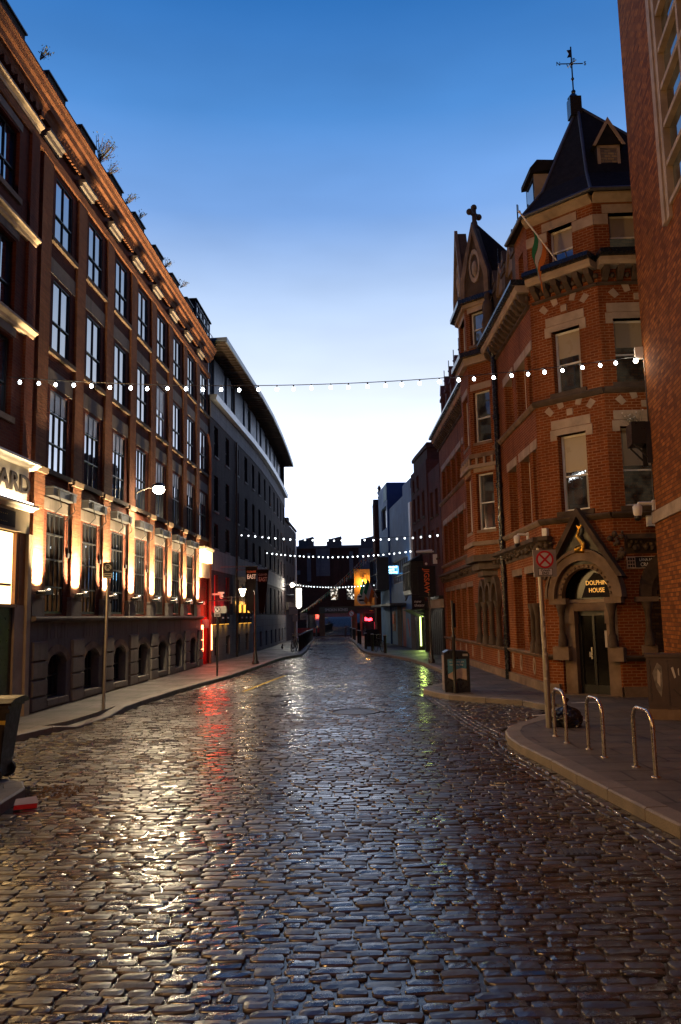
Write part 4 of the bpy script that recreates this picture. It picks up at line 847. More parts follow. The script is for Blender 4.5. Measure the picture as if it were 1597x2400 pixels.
# the oriel bay, canted, from above the arches to the gable
ow = [(-8.55, 0), (-7.75, -.72), (-6.10, -.72), (-5.30, 0)]
m = MB(FR)
def oriel_band(z0, z1, mat, name, grow=0, **k):
    m = MB(FR); P = [(ow[0][0]-grow, .05), (ow[1][0]-grow*.5, ow[1][1]-grow), (ow[2][0]+grow*.5, ow[2][1]-grow), (ow[3][0]+grow, .05)]; m.plan(P, z0, z1); m.build(name, mat, VB)
pts = [FR.w((x, y, 0)) for x, y in ow]; OF = []
for a, b in zip(pts, pts[1:]): OF.append((Fr(a.x, a.y, b.x-a.x, b.y-a.y), (b-a).length))
for f, L in OF:
    c0 = L/2; hw = .36 if L < 1.3 else .5; hs = [(c0-hw, c0+hw, 5.05, 7.0), (c0-hw, c0+hw, 8.1, 9.9), (c0-hw, c0+hw, 11.6, 12.8)]
    m = MB(f); m.wall(0, L, 4.66, 13.0, 0, hs, .22); m.build('oriel_wall', 'brick_orange', VB)
    for i, h in enumerate(hs): window(VB, f, *h, .14, nx=1, split=(.48,), frame='paint_white', pane='glass_office', sill=(.1, .05, -.03, 'sandstone'), lintel=(.22, .09, -.02, 'stone_pale', .06 if i < 2 else -.0))
oriel_band(4.52, 4.66, 'sandstone', 'oriel_sill', .10); oriel_band(4.2, 4.52, 'brick_orange', 'oriel_apron', .0); oriel_band(3.98, 4.2, 'sandstone_dark', 'oriel_corbel', .08)
for k_, (z0, z1, sc_) in enumerate(((3.72, 3.98, .82), (3.5, 3.72, .6), (3.3, 3.5, .35))):
    m = MB(FR); m.plan([(-6.92-1.63*sc_, .05), (-6.92-.82*sc_, -.72*sc_), (-6.92+.82*sc_, -.72*sc_), (-6.92+1.63*sc_, .05)], z0, z1); m.build('oriel_corbel', 'sandstone_dark', VB)
oriel_band(7.55, 7.70, 'sandstone', 'string_course', .10); oriel_band(7.2, 7.32, 'stone_pale', 'oriel_balcony_base', .14); 
for x, y in [(-7.75+i*.41, -.80) for i in range(5)]+[(-6.10+i*.24, -.80+i*.22) for i in range(1, 4)]: m = MB(FR); m.cyl((x, y, 7.32), (x, y, 7.55), .05, n=8); m.build('baluster', 'stone_pale', VB)
oriel_band(10.9, 11.16, 'stone_pale', 'oriel_cornice', .16); oriel_band(11.17, 11.34, 'gutter', 'gutter', .30); oriel_band(13.0, 13.14, 'stone_pale', 'oriel_cornice', .12); oriel_band(13.15, 13.30, 'gutter', 'gutter', .28)
# gables over the oriel facets, with cross
for f, L in OF:
    big = L > 1.3; za = 16.3 if big else 15.95; c0 = L/2
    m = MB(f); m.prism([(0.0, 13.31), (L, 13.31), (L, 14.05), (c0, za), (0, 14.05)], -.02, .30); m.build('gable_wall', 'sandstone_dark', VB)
    m = MB(f)
    for s_ in (-1, 1): P = [(c0+s_*(c0+.08), 13.32), (c0+s_*(c0-.10), 13.32), (c0+s_*(c0-.12), 14.0), (c0, za-.28), (c0, za+.12), (c0+s_*(c0+.06), 14.1)]; m.prism(P if s_ < 0 else P[::-1], -.14, -.021)
    m.build('gable_coping', 'sandstone', VB)
    m = MB(f); m.ring(c0, 14.45, .17, .24, -.08, -.021, 0, 360, 18, 2.6); m.ball((c0, -.03, 14.35), .12, 10, 8, 2.6); m.build('gable_niche', 'stone_pale', VB)
m = MB(FR); cp = [(ow[0][0]+.1, .3), (ow[1][0]+.12, ow[1][1]+.2), (ow[2][0]-.12, ow[2][1]+.2), (ow[3][0]-.1, .3), (ow[3][0]-.1, 1.6), (ow[0][0]+.1, 1.6)]
m.add([(x, y, 14.0) for x, y in cp]+[(-6.6, -.15, 16.6)], [(i, (i+1) % 6, 6) for i in range(6)]); m.plan(cp, 13.2, 14.0); m.build('oriel_roof', 'slate', VB)
m = MB(FR); m.cyl((-6.6, -.15, 16.1), (-6.6, -.15, 16.6), .20, .10, 8); m.cyl((-6.6, -.15, 16.55), (-6.6, -.15, 17.15), .085, n=8); m.cyl((-6.40, -.35, 16.88), (-6.80, .05, 16.88), .08, n=8); m.ball((-6.6, -.15, 17.15), .12, 8, 5); m.ball((-6.39, -.36, 16.88), .12, 8, 5); m.ball((-6.81, .06, 16.88), .12, 8, 5); m.build('stone_cross', 'sandstone_dark', VB)
# attic wall with piers, small gables and iron finials
ha = [(-18.3+1.62*k, -17.75+1.62*k, 11.6, 12.7) for k in range(6)]+[(-4.55, -4.0, 11.6, 12.6), (-3.1, -2.55, 11.6, 12.6)]
m = MB(FR); m.wall(-19.6, -8.4, 11.1, 12.95, .28, ha[:6], .2); m.wall(-5.4, -1.75, 11.1, 12.95, .28, ha[6:], .2); m.quad((-19.6, .28, 12.95), (-1.75, .28, 12.95), (-1.75, 3.2, 14.6), (-19.6, 3.2, 14.6)); m.build('attic_wall', 'brick_orange', VB)
m = MB(FR); m.quad((-19.7, .35, 12.97), (-1.75, .35, 12.97), (-1.75, 3.4, 15.0), (-19.7, 3.4, 15.0)); m.quad((-19.7, .35, 12.97), (-19.7, 3.4, 15.0), (-19.7, 6, 12.9), (-19.7, 6, 12)); m.box(-9.5, -5.0, 1.2, 3.0, 13.4, 15.6); m.build('slate_roof', 'slate', VB)
for a, b, c, d in ha: window(VB, FR, a, b, c, d, .42, nx=1, split=(.5,), frame='wood_dark')
for i, x in enumerate([-18.75+1.62*k for k in range(7)]+[-4.95, -3.45, -2.0]):
    m = MB(FR); m.box(x-.22, x+.22, .10, .55, 11.2, 13.45); m.box(x-.27, x+.27, .05, .6, 13.1, 13.25); m.prism([(x-.25, 13.455), (x+.25, 13.455), (x, 13.95)], .07, .57); m.build('attic_pier', 'sandstone_dark' if i > 6 else 'brick_purple', VB); ap = VB.children[-1]
    if i != 8:
        m = MB(FR); m.cyl((x, .3, 13.9), (x, .3, 14.75), .022, n=6); m.ball((x, .3, 14.2), .055, 8, 5); m.prism([(x, 14.45), (x+.14, 14.50), (x+.14, 14.66), (x, 14.72)], .29, .305); m.build('iron_finial', 'gutter', ap)
for x in (-4.2, -2.75):
    m = MB(FR); m.prism([(x-.62, 12.9), (x+.62, 12.9), (x, 13.75)], .18, .5); m.prism([(x-.72, 12.85), (x-.55, 12.85), (x, 13.62), (x, 13.88)], .12, .52); m.prism([(x+.72, 12.85), (x, 13.88), (x, 13.62), (x+.55, 12.85)], .12, .52); m.build('attic_gable', 'sandstone', VB)
m = MB(FR); m.lathe((-5.05, -.12, 11.9), [(.20, 0), (.24, .2), (.17, .45), (.2, .75), (.16, .95), (.09, 1.02), (.12, 1.12), (.10, 1.25), (.02, 1.33)], 10); m.lathe((-5.05, -.12, 11.5), [(.10, 0), (.28, .3), (.28, .4)], 8); m.build('stone_statue', 'sandstone_dark', VB)
# downpipe, arches with columns under the oriel
m = MB(FR); m.cyl((-4.62, -.10, .12), (-4.62, -.10, 10.9), .085, n=12); m.lathe((-4.62, -.10, 10.75), [(.09, 0), (.20, .25), (.20, .4)], 10)
for z in (1.2, 3.2, 5.2, 6.3, 8.6): m.cyl((-4.62, -.1, z), (-4.62, -.1, z+.16), .115, n=12)
m.build('downpipe', 'gutter', VB)
def column(f, x, y, z0, z1, r, mat='sandstone_dark'):
    m = MB(f); m.lathe((x, y, z0), [(r*1.7, 0), (r*1.7, .16), (r*1.45, .2), (r*1.5, .27), (r*1.05, .34), (r, .4), (r*.95, z1-z0-.34), (r*1.1, z1-z0-.30), (r*1.2, z1-z0-.22), (r*1.75, z1-z0-.06), (r*1.8, z1-z0)], 12); m.build('column', mat, VB)
for i, x in enumerate((-9.1, -7.9, -6.7, -5.5)): column(FR, x, -.14, 1.12, 2.62, .085)
for a, b in ob:
    m = MB(FR); m.ring((a+b)/2, 2.6, .44, .60, -.16, .02, 0, 180, 14, 1.45); m.ring((a+b)/2, 2.6, .34, .43, -.04, .06, 0, 180, 14, 1.45)
    for s_ in (-1, 1):
        P = [((a+b)/2+s_*.45*math.sin(R(90*t/8)), 2.6+.65*math.cos(R(90*t/8))) for t in range(9)]
        for (xa, za), (xb, zb) in zip(P, P[1:]):
            q = [(xa, za), (xb, zb), (xb, 3.27), (xa, 3.27)]; m.prism(q if s_ < 0 else q[::-1], -.012, .2)
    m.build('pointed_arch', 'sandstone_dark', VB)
for x in (-18.0, -16.4, -14.8, -13.2, -11.6, -9.6, -6.4, -4.2, -3.1, -1.5):
    m = MB(FR); m.ring(x, .72, .09, .125, -.022, -.0005, 0, 360, 18, 1.9); m.build('oval_vent', 'stone_pale', VB)
# ground floor of the turret: dado, porch and side arch
for q in ((-.02, .34), (1.98, LA+.02)): m = MB(fA); m.box(*q, -.12, -.002, 0, .36); m.build('plinth', 'sandstone', VB)
hd = [(.42, 1.96, .0, 3.3)]
m = MB(fA); m.wall(0, LA, 0, 3.4, 0, hd, .5); m.build('porch_wall', 'brick_orange', VB)
m = MB(fB); m.wall(0, LB_, 0, 3.4, 0, [(.75, 1.75, 1.1, 3.1)], .35); m.build('turret_base_wall', 'brick_orange', VB)
m = MB(fB); m.box(.0, LB_, -.10, -.001, 0, .36); m.build('plinth', 'sandstone', VB)
string(fB, -.05, LB_, .98, .13, .14, 'sandstone_dark'); string(fA, -.02, .36, .98, .13, .12, 'sandstone_dark'); string(fA, 1.98, LA+.05, .98, .13, .14, 'sandstone_dark')
window(VB, fB, .75, 1.75, 1.1, 3.1, .22, nx=1, split=(.7,), frame='paint_white', pane='glass')
m = MB(fB); m.ring(1.25, 2.55, .44, .72, -.10, .05, 0, 180, 16, 1.5); m.ring(1.25, 2.55, .30, .43, -.02, .2, 0, 180, 16, 1.5); m.build('pointed_arch', 'sandstone_dark', VB)
m = MB(fB); m.box(.40, .95, -.16, -.002, 2.42, 2.54); m.build('arch_impost', 'sandstone', VB); m = MB(fB); m.box(.5, .85, -.14, -.002, 1.12, 1.36); m.build('column_pedestal', 'sandstone', VB); column(fB, .68, -.10, 1.36, 2.42, .075)
CX = 1.19
m = MB(fA); m.ring(CX, 2.55, .80, .98, -.24, .02, 0, 180, 24, 1.18); m.ring(CX, 2.55, .985, 1.05, -.28, .0, 0, 180, 24, 1.18); m.ring(CX, 2.55, .66, .79, -.10, .10, 0, 180, 24, 1.14)
for i in range(17):
    an = R(8+i*10.25); m.ball((CX+.70*math.cos(an), -.115, 2.55+.70*math.sin(an)*1.15), .034, 6, 4)
m.build('porch_arch', 'sandstone', VB)
for s_ in (-1, 1):
    m = MB(fA); 
    P = [(CX+s_*.80*math.sin(R(90*t/12)), 2.55+.92*math.cos(R(90*t/12))) for t in range(13)]
    for (xa, za), (xb, zb) in zip(P, P[1:]):
        q = [(xa, za), (xb, zb), (xb, 3.55), (xa, 3.55)]; m.prism(q if s_ < 0 else q[::-1], -.03, .2)
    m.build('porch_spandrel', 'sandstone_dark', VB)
m = MB(fA); m.prism([(CX-.85, 3.4), (CX+.85, 3.4), (CX, 4.75)], -.12, -.035); m.build('porch_gable', 'timber_black', VB)
for s_ in (-1, 1):
    q = [(CX+s_*1.12, 3.05), (CX+s_*.98, 3.05), (CX, 4.62), (CX, 4.85)]; m = MB(fA); m.prism(q[::s_], -.34, -.10); m.build('porch_coping', 'sandstone_dark', VB)
    m = MB(fA); rg = random.Random(5+s_)
    for q in range(16): m.ball((CX+s_*rg.uniform(.72, 1.18), -.12, 3.05+rg.uniform(.35, 1.1)), rg.uniform(.04, .085), 6, 4)
    m.build('carved_foliage', 'sandstone_dark', VB)
m = MB(fA); m.ball((CX, -.24, 3.80), .12, 10, 6, .7); pts_ = [(CX-.10, 3.78), (CX+.08, 3.74), (CX+.12, 3.9), (CX+.02, 4.02), (CX-.05, 4.12), (CX+.0, 4.22), (CX+.02, 4.32)]
for (xa, za), (xb, zb), r_ in zip(pts_, pts_[1:], (.085, .08, .07, .06, .05, .04)): m.cyl((xa, -.25, za), (xb, -.25, zb), r_, r_*.8, 8); m.ball((xb, -.25, zb), r_*.85, 8, 5)
m.prism([(CX-.06, 4.40), (CX+.02, 4.28), (CX+.12, 4.40), (CX+.03, 4.36)], -.28, -.22); m.build('gilded_fish_figure', 'gold', VB)
for q in ((CX-.98, CX-.50, -.20, .0, 2.40, 2.55), (CX+.55, CX+.98, -.20, .0, 2.40, 2.55)): m = MB(fA); m.box(*q); m.build('porch_impost', 'sandstone', VB)
for q in ((CX-.95, CX-.5, -.18, .0, .98, 1.32), (CX+.55, CX+.95, -.18, .0, .98, 1.32)): m = MB(fA); m.box(*q); m.build('porch_pedestal', 'sandstone', VB)
for x in (CX-.68, CX+.68): column(fA, x, -.12, 1.32, 2.40, .07)
m = MB(fA); m.box(CX-.78, CX-.40, .02, .28, 1.9, 2.40); m.box(CX+.42, CX+.76, .02, .28, 1.9, 2.40); m.box(CX-.78, CX+.76, .04, .30, 2.22, 2.42); m.box(CX-.74, CX-.42, .06, .28, .1, 1.9); m.box(CX+.44, CX+.74, .06, .28, .1, 1.9); m.build('door_surround', 'sandstone', VB)
m = MB(fA); m.quad((CX-.78, .32, 2.42), (CX+.78, .32, 2.42), (CX+.78, .32, 3.4), (CX-.78, .32, 3.4)); m.build('fanlight', 'glass_dark', VB)
FLt = VB.children[-1]
m = MB(fA); m.prism([(CX-.30, 2.56), (CX+.52, 2.56), (CX+.44, 2.9), (CX+.26, 3.14), (CX+.08, 3.20), (CX-.12, 3.0)], .29, .315); m.build('sign_panel', 'dark_sign', FLt)
m = MB(fA); m.box(CX-.66, CX+.66, .25, .33, 2.43, 2.52); m.build('transom', 'stone_pale', VB)
text('lettering', 'DOLPHIN', fA, CX+.13, 2.93, .283, .165, 'sign_gold', FLt, ext=.004, sx=.82); text('lettering', 'HOUSE', fA, CX+.13, 2.74, .283, .165, 'sign_gold', FLt, ext=.004, sx=.82)
DR = MB(fA); DR.box(CX-.42, CX-.34, .24, .30, .1, 2.2); DR.box(CX+.36, CX+.44, .24, .30, .1, 2.2); DR.box(CX-.42, CX+.44, .24, .30, 2.1, 2.22); DR.box(CX-.03, CX+.03, .245, .30, .1, 2.1); DR.box(CX-.34, CX+.36, .25, .30, .1, .35); dr = DR.build('door', 'paint_black', VB)
m = MB(fA); m.quad((CX-.34, .28, .35), (CX+.36, .28, .35), (CX+.36, .28, 2.1), (CX-.34, .28, 2.1)); m.build('pane', 'glass_dark', dr)
m = MB(fA); m.box(CX-.08, CX-.05, .20, .24, 1.0, 1.3); m.build('handle', 'steel', dr)
m = MB(fA); m.box(CX+.30, CX+.50, .225, .238, 1.30, 1.72); m.box(CX+.40, CX+.50, .222, .238, 1.12, 1.28); m.box(CX-.16, CX-.10, .26, .272, 1.05, 1.18); m.build('paper_notice', 'paper', VB)
m = MB(fA); m.box(CX-.7, CX+.7, -.10, .6, 0, .13); m.build('doorstep', 'sandstone', VB)
carved(fA, .0, .30, 3.78, .42, .26); carved(fB, .25, LB_, 3.62, .46, .30)
for x in (-.6, -1.6): column(fA if False else FR, x*.5, -.16, 1.12, 2.45, .07)
SG = thing('lane_name_sign', 'blue and white street name plate on the turret wall above the side arch', 'sign', tuple(fB.w((1.2, 0, 3.5))))
m = MB(fB); m.box(.26, 1.36, -.075, -.03, 3.24, 3.54); m.build('plate', 'poster_pale', SG); m = MB(fB); m.box(.47, 1.34, -.082, -.076, 3.26, 3.52); m.build('panel', 'dark_sign', SG)
m = MB(fB)
for i in range(3):
    for j in range(3): m.box(.285+i*.06, .33+i*.06, -.082, -.076, 3.27+j*.085, 3.335+j*.085)
m.build('emblem', 'dark_sign', SG)
text('lettering', 'LÁNA AN CHRÁIN', fB, .90, 3.45, -.084, .10, 'letter_white', SG, ext=.003, sx=.80); text('lettering', 'CRANE LANE', fB, .90, 3.33, -.084, .13, 'letter_white', SG, ext=.003, sx=.80)
# cameras
def cctv(name, f, x, z, label, s_=1):
    p = f.w((x, -.4, z)); t = thing('security_camera', label, 'camera', tuple(p))
    m = MB(f); m.box(x-.05, x+.05, -.05, -.0, z-.10, z+.10); m.tube([(x, -.03, z+.04), (x, -.30, z+.05), (x, -.34, z-.02)], .032, 8); m.build('bracket', 'paint_white', t)
    m = MB(f); m.lathe((x, -.34, z-.22), [(.06, .0), (.085, .05), (.095, .20), (.06, .24), (.001, .25)], 12); m.build('housing', 'paint_white', t)
    m = MB(f); m.ball((x, -.34, z-.24), .075, 10, 6); m.build('dome', 'paint_black', t)
cctv('a', FR, -1.45, 4.38, 'white dome security camera on the brick wall left of the porch gable')
t = thing('sensor_box', 'small white sensor box under the first floor sill left of the porch', 'sensor', tuple(FR.w((-.2, -.1, 4.4)))); m = MB(fA); m.box(.08, .22, -.14, -.03, 4.22, 4.42); m.build('case', 'paint_white', t); m = MB(fA); m.box(.10, .20, -.13, -.04, 4.16, 4.218); m.build('base', 'paint_black', t)
t = thing('flag_on_pole', 'drooping green white and orange flag on a slanted pole from the turret window', 'flag', tuple(fA.w((1.0, 0, 11.45))))
q0, q1 = Vector((1.05, .0, 11.42)), Vector((.38, -.95, 12.95)); m = MB(fA); m.cyl(tuple(q0), tuple(q1), .022, n=8); m.ball(tuple(q1), .04, 8, 5); m.build('pole', 'paint_white', t)
for i, mt in enumerate(('flag_green', 'paper', 'flag_orange')):
    m = MB(fA); a = q0.lerp(q1, .70-.10*i); b = q0.lerp(q1, .60-.10*i); zt = [a.z, b.z]
    for k_ in range(6):
        z_a = a.z-(1.15+.1*i)*k_/6; z_b = b.z-(1.15+.1*i)*k_/6; za1 = a.z-(1.15+.1*i)*(k_+1)/6; zb1 = b.z-(1.15+.1*i)*(k_+1)/6; o1 = .04*math.sin(k_*1.3); o2 = .04*math.sin((k_+1)*1.3)
        sh = lambda v_, kk_: (v_.x+(.55-v_.x)*.09*kk_, v_.y+(-.62-v_.y)*.09*kk_)
        m.quad((*[s1+o1 for s1 in sh(a, k_)], z_a), (*[s1+o1 for s1 in sh(b, k_)], z_b), (*[s1+o2 for s1 in sh(b, k_+1)], zb1), (*[s1+o2 for s1 in sh(a, k_+1)], za1))
    m.build('cloth_band', mt, t)

# ---------------------------------------------------------------- modern brick block on the right
MBK = thing('modern_brick_block', 'tall modern mottled brick block with a pale stone band and a long framed window strip', 'building', (6.5, 16, 0))
F0 = Fr(7.10, 17.86, -math.sin(R(8.9)), -math.cos(R(8.9)), -.264, 1.12)
m = MB(F0); hw = [(2.62, 5.6, .0+9.2, 19.0)]
m.wall(0, 26, 0, 4.06, .0); m.wall(0, 26, 4.06, 20, .0, hw, .2); m.quad((0, 0, 0), (0, 0, 20), (0, 9, 20), (0, 9, 0)); m.quad((0, 0, 20), (26, 0, 20), (26, 9, 20), (0, 9, 20)); m.build('wall', 'brick_modern', MBK)
m = MB(F0)
for i in range(17): m.box(-.03 if i == 0 else i*.9, i*.9+.89, -.05, -.001, 3.93, 4.16)
m.box(-.03, -.001, -.05, 3, 3.93, 4.16); m.build('stone_band', 'stone_pale', MBK)
m = MB(F0)
for x in (2.55, 5.4): m.box(x, x+.20, -.09, .1, 9.0, 19.0); m.box(x+.205, x+.38, -.06, .1, 9.0, 19.0)
for i in range(14): m.box(2.94, 5.39, -.045, .1, 9.2+i*.72, 9.29+i*.72)
m.box(4.1, 4.2, -.04, .1, 9, 19); fr_ = m.build('window_strip', 'stone_pale', MBK)
m = MB(F0); m.quad((2.9, .06, 9.0), (5.4, .06, 9.0), (5.4, .06, 19), (2.9, .06, 19)); m.build('pane', 'glass_office', fr_)
m = MB(F0); m.tube([(.16, -.02, 7.4), (.14, -.02, 4.2)], .012, 5); m.build('cable', 'iron', MBK)
t = thing('planter_box', 'black bracketed planter box with white flowering grass on the mottled brick wall', 'planter', tuple(F0.w((-.0, -.4, 5.8))))
m = MB(F0); m.prism([(-.28+.02, 5.55), (.22, 5.55), (.26, 6.0), (-.30, 6.0)], -.38, -.10); m.build('box', 'paint_black', t)
m = MB(F0)
for x in (-.22, .2): m.box(x-.02, x+.02, -.10, -.0, 5.15, 6.0); m.tube([(x, -.03, 5.2), (x, -.33, 5.54)], .02, 6)
m.build('bracket', 'iron', t)
m = MB(F0); mf = MB(F0); rg = random.Random(3)
for i in range(70):
    p = Vector((rg.uniform(-.28, .24), rg.uniform(-.36, -.14), 6.0)); d = Vector((rg.uniform(-.7, .3), rg.uniform(-.8, .3), rg.uniform(.4, 1.1))).normalized()
    q = p+d*rg.uniform(.15, .34); r_ = q+Vector((d.x*.6, d.y*.6, -.35))*.2*rg.uniform(.3, 1); m.quad(tuple(p), tuple(p+Vector((.014, 0, 0))), tuple(q+Vector((.008, 0, 0))), tuple(q)); m.quad(tuple(q), tuple(q+Vector((.008, 0, 0))), tuple(r_+Vector((.003, 0, 0))), tuple(r_))
    if i % 5 == 0: mf.ball(tuple(q), .018, 6, 4)
m.build('foliage', 'leaf', t); mf.build('flower', 'paper', t)
t = thing('wall_spotlight', 'small white spotlight on the mottled brick wall where the fairy lights end', 'spotlight', tuple(F0.w((-.02, -.2, 7.5))))
m = MB(F0); m.box(-.06, .06, -.16, .0, 7.38, 7.62); m.build('housing', 'paint_white', t)
m = MB(F0); m.ball((.0, -.15, 7.34), .05, 8, 5); m.build('lens', 'lamp_warm', t); light('spot_glow', 'POINT', F0.w((.03, -.28, 7.25)), 16, (1, .82, .58), t, shadow_soft_size=.05)
cctv('b', F0, .10, 4.30, 'white dome security camera at the corner of the mottled brick block above the stone band')
t = thing('alarm_box', 'white rectangular alarm box on the turret wall near the mottled brick corner', 'alarm box', tuple(fB.w((1.3, -.1, 4.3)))); m = MB(fB); m.box(.82, 1.14, -.16, -.02, 4.28, 4.52); m.build('case', 'paint_white', t); m = MB(fB); m.box(.80, 1.16, -.17, -.015, 4.523, 4.55); m.build('lid', 'grey_sign', t)

# ---------------------------------------------------------------- further buildings on the right
FT = Fr(5.15, 41.0, math.sin(R(4.5)), -math.cos(R(4.5)))     # x grows towards the camera, so further points have negative x
TH = thing('theatre_building', 'narrow purple brick building with a black projecting bay and a green lit doorway', 'building', (4.8, 45, 0))
wins = [(-8.0, -7.2), (-6.5, -5.7), (-4.9, -4.1)]; hs = [(a, b, c, d) for a, b in wins for c, d in ((5.75, 7.3), (7.85, 9.3))]
m = MB(FT); m.wall(-8.6, -3.3, 3.0, 10.95, 0, hs+[(-8.0, -7.3, 9.7, 10.5), (-6.5, -5.8, 9.7, 10.5)], .25); m.quad((-8.6, 0, 10.95), (-3.3, 0, 10.95), (-3.3, 7, 10.95), (-8.6, 7, 10.95)); m.quad((-3.3, 0, 0), (-3.3, 8, 0), (-3.3, 8, 10.95), (-3.3, 0, 10.95)); m.quad((-8.6, 0, 0), (-8.6, 0, 10.95), (-8.6, 8, 10.95), (-8.6, 8, 0)); m.build('wall', 'brick_purple', TH)
for h in hs+[(-8.0, -7.3, 9.7, 10.5), (-6.5, -5.8, 9.7, 10.5)]: window(TH, FT, *h, .15, nx=2, nz=3, frame='wood_dark', sill=(.1, .05, -.05, 'sandstone_dark'))
m = MB(FT); m.box(-8.0, -5.2, -.75, .0, 3.4, 5.3); m.build('bay_box', 'timber_black', TH)
m = MB(FT); m.add([(-8.1, -.8, 5.3), (-5.1, -.8, 5.3), (-5.1, .0, 5.3), (-8.1, 0, 5.3), (-7.7, -.02, 5.75), (-5.5, -.02, 5.75)], [(0, 1, 5, 4), (1, 2, 5), (3, 0, 4)]); m.build('bay_roof', 'slate', TH)
fs = Fr(*FT.w((-5.2, -.75, 0)).xy, *(FT.ey.xy)); bw = MB(fs); 
wd = window(TH, fs, .08, .70, 4.8, 5.22, -.03, nx=1, nz=1, frame='timber_black', pane='glass_office'); wd = window(TH, fs, .08, .70, 3.5, 4.7, -.03, nx=2, nz=1, frame='timber_black', pane='glass_office')
for i in range(5): window(TH, FT, -7.9+i*.54, -7.42+i*.54, 3.6, 5.2, -.80, nx=1, split=(.7,), frame='timber_black', pane='glass_sky')
m = MB(fs); m.box(.0, .80, -.10, -.05, 2.52, 3.38); m.build('name_board', 'dark_sign', TH); nb = TH.children[-1]
text('lettering', 'new', fs, .14, 2.98, -.105, .24, 'letter_white', nb, align='LEFT', ext=.004); text('lettering', 'theatre', fs, .14, 2.76, -.105, .24, 'letter_white', nb, align='LEFT', ext=.004)
m = MB(FT); m.ext([(-.85, 2.5), (.0, 2.5), (.0, 2.52), (-.85, 2.52)], -8.0, -5.1); m.ext([(-.8, 2.5), (0, 2.1), (0, 2.14), (-.8, 2.54)], -8.0, -5.2); m.build('bay_base', 'lead', TH)
m = MB(FT); m.wall(-8.6, -3.3, 0, 3.0, 0, [(-7.6, -5.6, 0, 2.3), (-5.2, -3.5, .1, 2.5)], .6); m.build('shopfront', 'timber_black', TH)
m = MB(FT); m.quad((-7.6, .6, 0), (-5.6, .6, 0), (-5.6, .6, 2.3), (-7.6, .6, 2.3)); m.box(-6.9, -6.85, .5, .58, 0, 2.3); m.box(-6.3, -6.25, .5, .58, 0, 2.3); m.build('doorway', 'paint_green_dark', TH)
m = MB(FT); m.box(-7.57, -7.50, .10, .18, .35, 2.2); m.build('tube_light', 'tube_green', TH)
light('doorway_green_glow', 'AREA', FT.w((-7.3, .2, 1.3)), 26, (.72, 1, .22), TH, aim=FT.ex*.9-FT.ey*.5, shape='RECTANGLE', size=.2, size_y=1.8)
m = MB(FT)
for i in range(4): m.box(-5.15+i*.42, -4.80+i*.42, .20, .26, .12, 2.45)
m.build('door', 'paint_black', TH)
BR2 = thing('brown_house', 'narrow brown rendered house between the ornate corner building and the theatre', 'building', (5.1, 42, 0))
hs = [(-2.7, -1.95, 5.2, 6.8), (-2.7, -1.95, 7.5, 8.9), (-1.3, -.6, 5.2, 6.8), (-1.3, -.6, 7.5, 8.9)]
m = MB(FT); m.wall(-3.29, .02, 2.9, 10.1, .06, hs, .25); m.quad((-3.29, .06, 10.1), (.02, .06, 10.1), (.02, 7, 11.5), (-3.29, 7, 11.5)); m.build('wall', 'brick_purple', BR2)
for h in hs: window(BR2, FT, *h, .2, nx=2, nz=2, frame='wood_dark', sill=(.1, .05, -.0, 'sandstone_dark'))
m = MB(FT); m.box(-3.28, .0, -.12, .05, 2.55, 3.0); m.build('shop_fascia', 'render_cream', BR2)
m = MB(FT); m.box(-3.28, .0, .0, .05, 0, 2.55); 
for i in range(6): m.box(-3.2+i*.53, -2.78+i*.53, -.03, -.002, .15, 2.4)
m.build('shopfront', 'timber_black', BR2)
m = MB(FT); m.box(-3.2, -.1, -.18, .05, 3.02, 3.18); m.build('ledge', 'timber_black', BR2)
t = thing('projecting_banner_sign', 'black projecting sign with vertical orange lettering on the brown house', 'sign', tuple(FT.w((-1.4, -.5, 3.2))))
fj = Fr(*FT.w((-1.4, -.98, 0)).xy, *(FT.ey.xy)); m = MB(fj); m.box(0, .92, -.02, .02, 3.18, 4.75); m.build('panel', 'dark_sign', t)
m = MB(fj); m.cyl((-.02, 0, 4.77), (1.0, 0, 4.77), .025, n=6); m.cyl((-.02, 0, 3.16), (1.0, 0, 3.16), .02, n=6); m.build('pole', 'iron', t)
text('lettering', 'JIGSAW', fj, .43, 3.98, -.024, .40, 'letter_orange', t, ext=.004, rot=-math.pi/2, sx=.95, bold=.008)
m = MB(fj); m.ball((.45, 0, 4.9), .07, 8, 5); m.build('lamp', 'paint_white', t)
t = thing('wall_street_light', 'pale horizontal street light head on the brown house above the black sign', 'street light', tuple(FT.w((-1.5, -.5, 5.5)))); m = MB(FT); m.box(-1.45, -1.35, -.15, .06, 4.9, 5.4); m.cyl((-1.4, -.1, 5.55), (-1.4, -.3, 5.56), .04, n=8); m.build('mount', 'paint_white', t); m = MB(FT); m.cyl((-1.4, -.2, 5.58), (-1.4, -1.05, 5.55), .09, .06, 10); m.build('lamp_head', 'paint_white', t)
